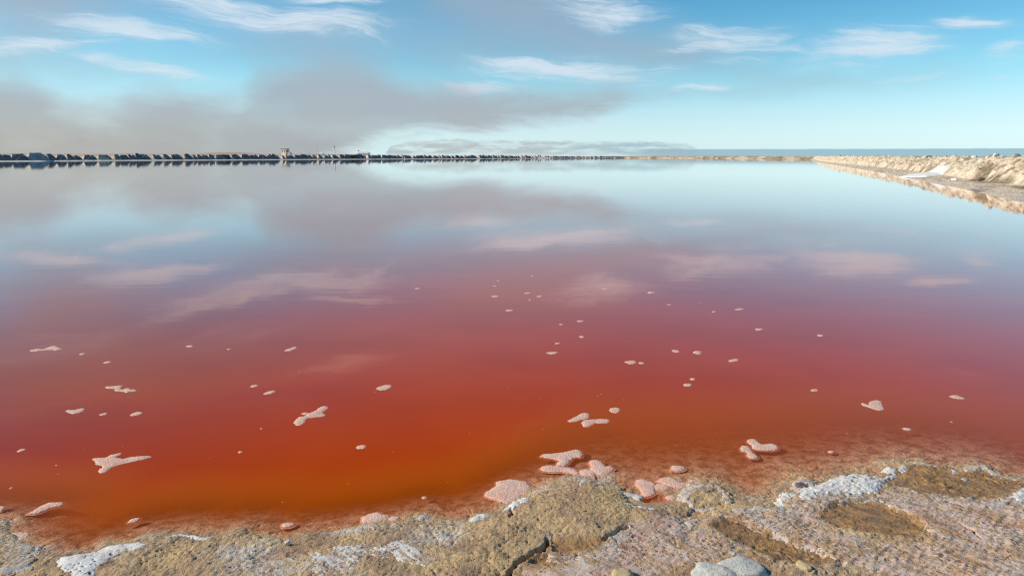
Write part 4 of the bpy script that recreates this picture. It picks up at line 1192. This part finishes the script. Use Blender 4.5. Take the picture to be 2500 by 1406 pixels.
# right bank: starts near the viewer
RB = RIGHT_BANK[::-1]
RBL = line_len(RB)
steps = [0.0]
while steps[-1] < RBL:
    p, _ = resample(RB, [steps[-1]])
    steps.append(steps[-1] + max(0.07, 0.0035 * np.hypot(*p[0])))
steps = np.array(steps[:-1] + [RBL])
tt = np.concatenate([np.linspace(-0.6, 2.0, 20), np.linspace(2.07, 5.4, 46), np.linspace(5.7, 13, 10)])


def smooth_normals(pl):
    d = np.gradient(pl, axis=0)
    k = np.ones(25) / 25
    d = np.stack([np.convolve(np.pad(d[:, i], 12, mode='edge'), k, 'valid') for i in range(2)], 1)
    d /= np.hypot(d[:, 0], d[:, 1])[:, None] + 1e-9
    return d


RPL, _ = resample(RB, steps)
RD = smooth_normals(RPL)
RN = np.stack([RD[:, 1], -RD[:, 0]], 1)      # points away from the lake (to the right)


SLIDE = None


def bank_height(S, T, detail=True):
    w = 2.3 - 0.5 * sst(S, 60, 200)            # beach gets narrower far away
    crest = 1.12 + 0.16 * fbm(S / 9.0, S * 0, 3, 5) + 0.10 * fbm(S / 2.2, S * 0 + 3, 2, 6) + 0.14 * sst(S, 60, 160) + 0.15 * sst(S, 200, 420)
    z = 0.26 * np.clip(T / w, -1, 1)
    up = np.clip((T - w) / 2.0, 0, 1)
    z = z + (crest - 0.1) * up ** 0.92
    back = np.clip((T - w - 2.5) / 4.0, 0, 1)
    z = z - (crest - 0.5) * sst(back, 0.0, 1.0)
    if detail:
        calm = 1.0 if SLIDE is None else 1 - sst(sdist(S, T, SLIDE), -0.25, 0.10)
        face = calm * sst(T, w - 0.15, w + 0.4) * (0.35 + 0.65 * sst(T, w + 6, w + 2.6))
        sk = S + 0.20 * fbm(S / 2.0, T / 2.0, 2, 31)
        rid = fbm(sk / 1.5, T / 5.0 + sk / 6.0, 4, 12, 0.65, ridged=True)
        z = z + face * (0.38 * rid + 0.26 * fbm(sk / 0.45, T / 0.7, 3, 15, 0.65) + 0.09 * fbm(S / 0.2, T / 0.25, 2, 16))
        clods, rn = worley(sk / 0.55, T / 0.75, 44)
        z = z + face * 0.26 * np.clip(0.42 - clods, 0, 1) * 2.0 * (rn > 0.45)
        z = z + (0.03 * fbm(S / 0.5, T / 0.25, 3, 19) + 0.07 * fbm(S / 2.2, T / 0.9, 3, 29)) * sst(T, 0.0, 0.9)
    return z


SG, TG = np.meshgrid(steps, tt)
BX = RPL[None, :, 0] + RN[None, :, 0] * TG
BY = RPL[None, :, 1] + RN[None, :, 1] * TG
def ray_bank(px, py):
    """(s, t) where the sight line meets the smooth bank."""
    d = ray(px, py)
    best = None
    zsm = bank_height(SG, TG, False)
    # march: project every bank vertex and take the one seen closest to the pixel
    rel = np.stack([BX - 0, BY - 0, zsm - CAM_H], -1)
    R = np.array(CAM_R)
    c_ = rel @ R
    u = 1250 + FPX * c_[..., 0] / -c_[..., 2]
    v = 703 - FPX * c_[..., 1] / -c_[..., 2]
    e = (u - px) ** 2 + (v - py) ** 2 + 1e6 * (TG > 4.6) + 1e6 * (c_[..., 2] > 0)
    i = np.unravel_index(np.argmin(e), e.shape)
    return SG[i], TG[i]


slide_px = [(2296, 403), (2322, 404), (2320, 412), (2308, 422), (2290, 428), (2262, 432), (2230, 434), (2193, 433), (2214, 428), (2248, 424), (2268, 420), (2282, 411)]
slide = np.array([ray_bank(x, y) for x, y in slide_px])
SLIDE = slide
zb = bank_height(SG, TG)
zb = np.where(TG < 0, -0.3 * -TG / 0.6, zb)
dark = sst(fbm(SG / 6.0, TG / 1.6, 4, 77, 0.6), -0.02, 0.3) * sst(SG, 150, 30)
dark = np.maximum(dark, 0.55 * sst(fbm(SG / 3.5, TG / 0.22, 4, 78, 0.6), 0.02, 0.25) * sst(TG, 0.3, 0.8) * sst(TG, 2.5, 2.0))
beach = 0.85 * sst(TG, 1.1, 0.5) * (0.15 + 0.85 * sst(fbm(SG / 7.0, TG / 0.30, 4, 93, 0.6), -0.15, 0.25))
skg = SG + 0.20 * fbm(SG / 2.0, TG / 2.0, 2, 31)
groove = sst(fbm(skg / 1.5, TG / 5.0 + skg / 6.0, 3, 12, 0.65, ridged=True) + 0.8 * fbm(skg / 0.5, TG / 1.4, 3, 15, 0.6), 0.46, 0.06) * sst(TG, 1.7, 2.4)  # low grooves go brown, shadow painted into a flat-lit face
rb = link_mesh('embankment', np.stack([BX.ravel(), BY.ravel(), zb.ravel()], 1), grid_faces(len(steps), len(tt)), BANK,
               attrs={'dark': dark.ravel(), 'beach': beach.ravel(), 'groove': groove.ravel()}, smooth_=True)
tag(rb, 'cream salt-encrusted mud embankment along the right shore', kind='structure')


# white salt slide on the right bank
s0, t0 = slide.min(0) - 0.4; s1, t1 = slide.max(0) + 0.4
ss_ = np.arange(s0, s1, 0.14); ts_ = np.arange(max(t0, -0.4), t1, 0.07)
SS, TS = np.meshgrid(ss_, ts_)
sdv = sdist(SS, TS, slide) + 0.10 * fbm(SS / 1.1, TS / 0.6, 3, 3)
zs = bank_height(SS, TS, False) + np.where(sdv > 0, 0.13 * (1 - np.exp(-np.clip(sdv, 0, 5) / 0.3)), sdv * 0.9) + 0.02 * fbm(SS * 2, TS * 2, 2, 8)
pl_x = np.interp(SS, steps, RPL[:, 0]) + np.interp(SS, steps, RN[:, 0]) * TS
pl_y = np.interp(SS, steps, RPL[:, 1]) + np.interp(SS, steps, RN[:, 1]) * TS
ff = grid_faces(len(ss_), len(ts_))
ff = ff[(sdv.ravel()[ff] > -0.35).any(1)]
v_, f_, _ = compact(np.stack([pl_x.ravel(), pl_y.ravel(), zs.ravel()], 1), ff)
o = link_mesh('salt_slide', v_ - v_.mean(0), f_, SALT)
o.location = v_.mean(0)
tag(o, 'smooth bright white salt slide spilling down the right embankment', 'salt pile')


def bank_point(s, t):
    x = np.interp(s, steps, RPL[:, 0]) + np.interp(s, steps, RN[:, 0]) * t
    y = np.interp(s, steps, RPL[:, 1]) + np.interp(s, steps, RN[:, 1]) * t
    return float(x), float(y), float(bank_height(np.array([s]), np.array([t]))[0])


for (px, py, w, h, mt, lb, sdn) in [
        (2376, 392, 0.34, 0.24, STONE_WHITE, 'white boulder on the crest of the right embankment', 21),
        (2430, 390, 0.36, 0.40, STONE_WHITE, 'pale pointed boulder forming the highest bump of the right embankment', 22),
        (2446, 393, 0.30, 0.22, STONE_WHITE, 'pale boulder just right of the pointed one on the embankment crest', 23),
        (2268, 388, 0.5, 0.22, HEAP_BROWN, 'dark clod on the embankment crest above the salt slide', 24),
        (2246, 385, 0.6, 0.25, HEAP_BROWN, 'dark clod on the crest left of the one above the salt slide', 25),
        (2396, 441, 0.40, 0.26, HEAP_BROWN, 'dark boulder at the foot of the right embankment', 26),
        (2330, 440, 0.36, 0.16, SALT, 'flat white salt lump at the embankment foot right of the salt slide', 27)]:
    s, t = ray_bank(px, py)
    x, y, z = bank_point(s, t)
    stone('boulder', 0, 0, w, w * 0.8, h, mt, lb, sdn, sdn, loc=(x, y, z + h * 0.25))


# strips for the far and left banks
def strip_bank(name, line, step, tt_, hfun, mat, label, attrs_fun=None):
    L = line_len(line)
    st = np.arange(0, L + step * 0.5, step)
    st[-1] = L
    pl, _ = resample(line, st)
    d = smooth_normals(pl) if len(st) > 30 else np.gradient(pl, axis=0)
    d = d / (np.hypot(d[:, 0], d[:, 1])[:, None] + 1e-9)
    nn = np.stack([d[:, 1], -d[:, 0]], 1)
    S, T = np.meshgrid(st, tt_)
    z = hfun(S, T)
    xx = pl[None, :, 0] + nn[None, :, 0] * T
    yy = pl[None, :, 1] + nn[None, :, 1] * T
    a = {'dark': (0.35 + 0.65 * sst(fbm(S / 14.0, T / 4.0, 3, 81), -0.2, 0.3)).ravel(), 'beach': np.zeros(S.size),
         'groove': sst(fbm(S / 3.2, T / 7.0, 3, 57, 0.6, ridged=True), 0.5, 0.1).ravel()}
    o = link_mesh(name, np.stack([xx.ravel(), yy.ravel(), z.ravel()], 1), grid_faces(len(st), len(tt_)), mat, attrs=a)
    tag(o, label, kind='structure')
    return o, pl, nn, st


def far_h(S, T):
    crest = 1.45 - 0.2 * sst(S, 150, 330) + 0.35 * fbm(S / 9.0, S * 0 + 1, 3, 55)
    up = np.clip((T - 1.0) / 4.0, 0, 1)
    z = 0.12 * np.clip(T, -1, 1) + crest * up - crest * 0.5 * sst(T, 9, 16)
    z = z + sst(T, 0.8, 2.0) * (0.35 * fbm(S / 3.2, T / 7.0, 3, 57, 0.6, ridged=True) + 0.12 * fbm(S / 1.2, T / 1.5, 2, 58))
    return z


# direction such that the away-from-lake side is on the right of travel: far bank runs from left end to right end
FB = FAR_BANK[::-1]
# travelling from right end back to the left end keeps the land on the right-hand side
fb_o, _, _, _ = strip_bank('embankment', FB, 0.8, np.concatenate([np.linspace(-1, 6, 24), np.linspace(7, 20, 6)]), far_h, BANK,
                           'low tan earth embankment closing the far end of the lake')

LB = LEFT_BANK[::-1]            # from far to near: land lies to the right of travel


def berm_h(S, T):
    z = 0.20 * np.clip(T / 0.6, -1, 1) + 0.05 * fbm(S / 0.8, T / 0.5, 2, 91) * sst(T, 0, 0.5)
    z = z + 0.9 * sst(T, 2.5, 6.0) + 0.25 * fbm(S / 5.0, T / 3.0, 2, 92) * sst(T, 3, 6)
    return z


lb_o, LPL, LN, LST = strip_bank('embankment', LB, 0.6, np.concatenate([np.linspace(-0.8, 2.0, 10), np.linspace(2.5, 7, 8), [9, 14, 22]]), berm_h, BERM,
                                'pale salt-rimmed berm carrying the dark heaps along the left shore')

# the heaps of dumped earth on the left bank
def heap_mesh(name, seed, mat, L=1.0, H=2.5, R=3.1):
    n, k = 40, 14
    v = []
    for j in range(k):
        r = (j / (k - 1)) ** 0.9
        for i in range(n):
            a = 2 * math.pi * i / n
            v.append((r * math.cos(a), r * math.sin(a)))
    v = np.array(v)
    rr = np.hypot(v[:, 0], v[:, 1])
    edge = 1 + 0.16 * perlin(v[:, 0] * 1.5 + seed * 3.3, v[:, 1] * 1.5, seed)
    x = v[:, 0] * R * 0.97 * edge; y = v[:, 1] * R * 0.62 * edge * L
    # a dumped load: two planar flanks and steeper ends
    z = H * np.clip(np.minimum(1.04 - np.abs(v[:, 0]) ** 1.05 - 0.10 * v[:, 1] ** 2, (1.02 - np.abs(v[:, 1])) * 1.7), 0, 1)
    z = z * sst(rr, 1.0, 0.80) ** 0.4
    bumpn = 0.14 * fbm(x * 0.9 + seed * 5, y * 0.9, 3, seed, 0.6, ridged=True) + 0.07 * fbm(x * 3, y * 3, 2, seed + 9)
    z = z + bumpn * sst(rr, 1.0, 0.75)
    z = z - 0.25 * sst(rr, 0.93, 1.0)
    f = []
    for j in range(k - 1):
        for i in range(n):
            f.append((j * n + i, j * n + (i + 1) % n, (j + 1) * n + (i + 1) % n, (j + 1) * n + i))
    ends = sst(1.04 - np.abs(v[:, 0]) ** 1.05 - (1.02 - np.abs(v[:, 1])) * 1.7, -0.06, 0.14) * sst(fbm(x * 1.3 + seed, y * 1.3, 3, seed + 4), -0.55, -0.05)  # pale end slopes: sunlight put into the colour
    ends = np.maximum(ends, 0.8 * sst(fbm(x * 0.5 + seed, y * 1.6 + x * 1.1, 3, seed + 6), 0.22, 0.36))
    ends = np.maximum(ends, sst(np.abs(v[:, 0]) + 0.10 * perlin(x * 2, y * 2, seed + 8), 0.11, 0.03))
    o = link_mesh(name, np.stack([x, y, z], 1), np.array(f), mat, smooth_=False, attrs={'crust_and_sun': ends})
    me = o.data
    bpy.data.objects.remove(o)
    return me


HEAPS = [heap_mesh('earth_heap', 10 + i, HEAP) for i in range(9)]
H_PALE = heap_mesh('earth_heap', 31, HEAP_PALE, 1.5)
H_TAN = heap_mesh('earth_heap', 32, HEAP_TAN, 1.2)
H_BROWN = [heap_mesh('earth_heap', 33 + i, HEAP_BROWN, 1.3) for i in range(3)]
rng = random.Random(12)
Rm = np.array(CAM_R)


def to_px(x, y, z):
    c_ = np.array([x, y, z - CAM_H]) @ Rm
    return 1250 + FPX * c_[0] / -c_[2], 703 - FPX * c_[1] / -c_[2]


Ltot = LST[-1]
s = 2.0
pos = []
while s < Ltot:
    x = float(np.interp(s, LST, LPL[:, 0])); y = float(np.interp(s, LST, LPL[:, 1]))
    nx = float(np.interp(s, LST, LN[:, 0])); ny = float(np.interp(s, LST, LN[:, 1]))
    u, _ = to_px(x, y, 0)
    if u < -120:
        break
    off = 4.4 + rng.uniform(-0.9, 0.7)
    pos.append((u, x + nx * off, y + ny * off, math.atan2(ny, nx)))
    s += rng.choice((1.2, 1.6, 2.0, 2.5, 3.3)) * rng.uniform(0.85, 1.15)
special = {100: (H_PALE, 'pale grey salt-covered heap in the dark row on the far left', 0.8),
           268: (H_TAN, 'tan earth heap breaking the dark row on the left', 0.72),
           570: (H_BROWN[0], 'very dark brown heap in the row, left of the cream house', 0.78),
           872: (H_BROWN[1], 'dark brown rounded heap below the long white shed', 0.8),
           895: (H_BROWN[2], 'dark brown heap just right below the long white shed', 0.76),
           1480: (H_BROWN[0], 'dark heap ending the row at its far right', 0.66)}
taken = {}
for tx in special:
    taken[min(range(len(pos)), key=lambda i: abs(pos[i][0] - tx))] = tx
ORD = ['next', 'second', 'third', 'fourth', 'fifth', 'sixth', 'seventh', 'eighth', 'ninth', 'tenth', 'eleventh', 'twelfth', 'thirteenth', 'fourteenth', 'fifteenth']
MARKS = {100: 'pale grey heap', 268: 'tan heap', 570: 'very dark brown heap'}


def heap_label(i, u):
    if u > 690:
        return 'small distant dark earth heap in the row right of the cream house'
    if u < 0:
        return 'dark earth heap at the left edge of the picture, mostly cut off'
    k = min((j for j in taken if taken[j] in MARKS), key=lambda j: abs(j - i))
    n = abs(k - i) - 1
    side = 'left' if pos[i][0] < pos[k][0] else 'right'
    w = ORD[n] if n < len(ORD) else 'far'
    return f'dark salt-streaked earth heap, {w} one {side} of the {MARKS[taken[k]]}'


for i, (u, x, y, rz) in enumerate(pos):
    if 1318 < u < 1356:
        continue
    if i in taken:
        me, lb, sc = special[taken[i]]
    else:
        me, sc = rng.choice(HEAPS), rng.uniform(0.60, 0.83)
        lb = heap_label(i, u)
        if u > 1356:
            sc *= 0.8
    o = bpy.data.objects.new('earth_heap', me)
    o.location = (x, y, 0.12)
    o.rotation_euler = (0, 0, rz + math.pi / 2 + math.pi / 2 + rng.uniform(-0.25, 0.25) + (math.pi if rng.random() < .5 else 0))
    o.scale = (sc * rng.uniform(.9, 1.1), sc * rng.choice((.7, .9, 1.1, 1.5, 2.1)), sc * rng.uniform(.9, 1.08))
    col.objects.link(o)
    tag(o, lb, 'earth heap', 'earth heaps along the left bank')

# ------------------------------------------------------------------ dunes far behind the left bank
dx_ = np.linspace(-900, 60, 140); dy_ = np.linspace(820, 1100, 16)
DX, DY = np.meshgrid(dx_, dy_)
prof_ = np.sin(np.pi * (DY - 820) / 280) ** 1.2
uu = 1250 + FPX * DX / 960
dz_ = 3.2 + 1.2 * fbm(DX / 120, DY / 200, 3, 66) + 2.2 * np.exp(-((uu - 575) / 60) ** 2) + 0.8 * np.exp(-((uu - 60) / 80) ** 2)
dz_ = dz_ * sst(uu, 1010, 880) * prof_ * 1.28
o = link_mesh('dunes', np.stack([DX.ravel(), DY.ravel(), dz_.ravel() - 0.3], 1), grid_faces(len(dx_), len(dy_)), DUNE)
tag(o, 'low pinkish sand dunes behind the left bank', kind='structure')


# ------------------------------------------------------------------ buildings behind the left bank
def box_v(x0, x1, y0, y1, z0, z1):
    v = [(x0, y0, z0), (x1, y0, z0), (x1, y1, z0), (x0, y1, z0), (x0, y0, z1), (x1, y0, z1), (x1, y1, z1), (x0, y1, z1)]
    f = [(0, 3, 2, 1), (4, 5, 6, 7), (0, 1, 5, 4), (1, 2, 6, 5), (2, 3, 7, 6), (3, 0, 4, 7)]
    return v, f


def part_box(name, parent, mat, *b):
    v, f = box_v(*b)
    return pydata(name, v, f, mat, parent)


def place(px, dist):
    d = ray(px, 381)
    return d.x / d.y * dist, dist


# cream house
hx, hy = place(697, 560)
house = empty('house', (hx, hy, 0.25), math.radians(-24))
tag(house, 'cream flat-roofed house standing above the dark heaps', 'house')
W, D, H = 4.6, 4.2, 6.5
part_box('wall', house, CREAM_WALL, -W / 2, W / 2, -D / 2, D / 2, 0, H)
part_box('roof', house, ROOF_MAT, -W / 2 - .35, W / 2 + .35, -D / 2 - .35, D / 2 + .35, H + .003, H + 0.4)
for wxp in (-1.3, 1.1):
    wn = part_box('window', house, GLASS_DARK, wxp - .45, wxp + .45, -D / 2 - .05, -D / 2 + .1, 4.3, 5.5)
    part_box('sill', wn, CREAM_WALL, wxp - .55, wxp + .55, -D / 2 - .16, -D / 2 + .02, 4.15, 4.29)
part_box('window', house, GLASS_DARK, W / 2 - .1, W / 2 + .05, -0.6, 0.6, 4.3, 5.5)
part_box('annexe', house, WHITE_PAINT, W / 2 + .003, W / 2 + 2.6, -D / 2 + 1, D / 2, 0, 4.3)

# white pole with a dark cap
px_, py_ = place(817.5, 520)
pole = empty('pole', (px_, py_, 0.25))
tag(pole, 'tall white pole with a dark cap rising behind the heaps', 'pole')


def tube(name, parent, mat, r0, r1, z0, z1, n=14):
    v, f = [], []
    for z, r in ((z0, r0), (z1, r1)):
        for i in range(n):
            a = 2 * math.pi * i / n
            v.append((r * math.cos(a), r * math.sin(a), z))
    for i in range(n):
        f.append((i, (i + 1) % n, n + (i + 1) % n, n + i))
    f.append(tuple(range(n))[::-1]); f.append(tuple(range(n, 2 * n)))
    return pydata(name, v, f, mat, parent)


tube('shaft', pole, WHITE_PAINT, 0.42, 0.34, 0, 7.4)
tube('cap', pole, DARK_METAL, 0.40, 0.40, 7.403, 8.3)
tube('base', pole, WHITE_PAINT, 0.8, 0.7, -0.2, 0.5)

# long low white shed with sloping ends
tx_, ty_ = place(889, 560)
shed = empty('storage_shed', (tx_, ty_, 0.25))
tag(shed, 'long low white shed with sloping roof right of the pole', 'shed')
part_box('wall', shed, WHITE_PAINT, -4.6, 4.4, -3, 3, 0, 3.6)
v = [(-4.7, -3.2, 3.603), (4.6, -3.2, 3.603), (4.6, 3.2, 3.603), (-4.7, 3.2, 3.603), (-4.4, -.8, 5.0), (2.6, -.8, 4.9), (2.6, .8, 4.9), (-4.4, .8, 5.0)]
pydata('roof', v, [(0, 3, 2, 1), (4, 5, 6, 7), (0, 1, 5, 4), (1, 2, 6, 5), (2, 3, 7, 6), (3, 0, 4, 7)], WHITE_PAINT, shed)
part_box('vent', shed, ROOF_MAT, -4.9, -3.9, -.5, .5, 4.9, 5.6)

# small white gabled hut
cx_, cy_ = place(786, 560)
hut = empty('hut', (cx_, cy_, 0.25))
tag(hut, 'small white pointed hut left of the pole', 'hut')
part_box('wall', hut, WHITE_PAINT, -1.6, 1.6, -1.6, 1.6, 0, 2.9)
pydata('roof', [(-1.8, -1.8, 2.903), (1.8, -1.8, 2.903), (1.8, 1.8, 2.903), (-1.8, 1.8, 2.903), (-.25, -.25, 4.5), (.25, -.25, 4.5), (.25, .25, 4.5), (-.25, .25, 4.5)],
       [(0, 3, 2, 1), (4, 5, 6, 7), (0, 1, 5, 4), (1, 2, 6, 5), (2, 3, 7, 6), (3, 0, 4, 7)], WHITE_PAINT, hut)
# thin mast
mx_, my_ = place(773.5, 540)
mast = empty('mast', (mx_, my_, 0.25))
tag(mast, 'very thin dark mast left of the white pole', 'mast')
tube('shaft', mast, DARK_METAL, 0.05, 0.035, 0, 8.6, 8)
tube('base', mast, DARK_METAL, 0.2, 0.2, -0.1, 0.25, 8)


# dark shrubs on the sandy gap
def shrub(px, dist, h, w, label, seed):
    x, y = place(px, dist)
    root = empty('shrub', (x, y, 0.35))
    tag(root, label, 'shrub', 'shrubs at the gap in the heaps')
    r = np.random.RandomState(seed)
    v, f = [], []
    for k in range(150):
        a = r.uniform(0, 2 * math.pi); q = math.sqrt(r.rand()); zz_ = r.uniform(0.15, 1)
        c0 = np.array([math.cos(a) * q * w / 2 * math.sqrt(max(0.1, 1 - (zz_ - 0.4) ** 2)), math.sin(a) * q * w / 2, zz_ * h])
        e1 = r.normal(size=3) * 0.16; e2 = r.normal(size=3) * 0.16
        b = len(v)
        v += [c0 - e1, c0 + e2, c0 + e1]
        f.append((b, b + 1, b + 2))
    pydata('crown', v, f, SHRUB, root)
    tube('stem', root, DARK_METAL, 0.06, 0.03, -0.3, h * 0.6, 6)


for px__, d__, h__, w__, lb, sd_ in [(1314.5, 520, 2.0, 0.9, 'dark upright shrub at the sandy gap, left one of the tall pair', 1),
                                    (1319, 520, 1.9, 0.9, 'dark upright shrub at the sandy gap, right one of the tall pair', 2),
                                    (1333, 520, 1.4, 1.1, 'low dark shrub at the sandy gap, left one of the low pair', 3),
                                    (1339, 520, 1.4, 1.0, 'low dark shrub at the sandy gap, right one of the low pair', 4)]:
    shrub(px__, d__, h__, w__, lb, sd_)
print('POLYS', sum(len(o.data.polygons) for o in bpy.data.objects if o.type == 'MESH'))
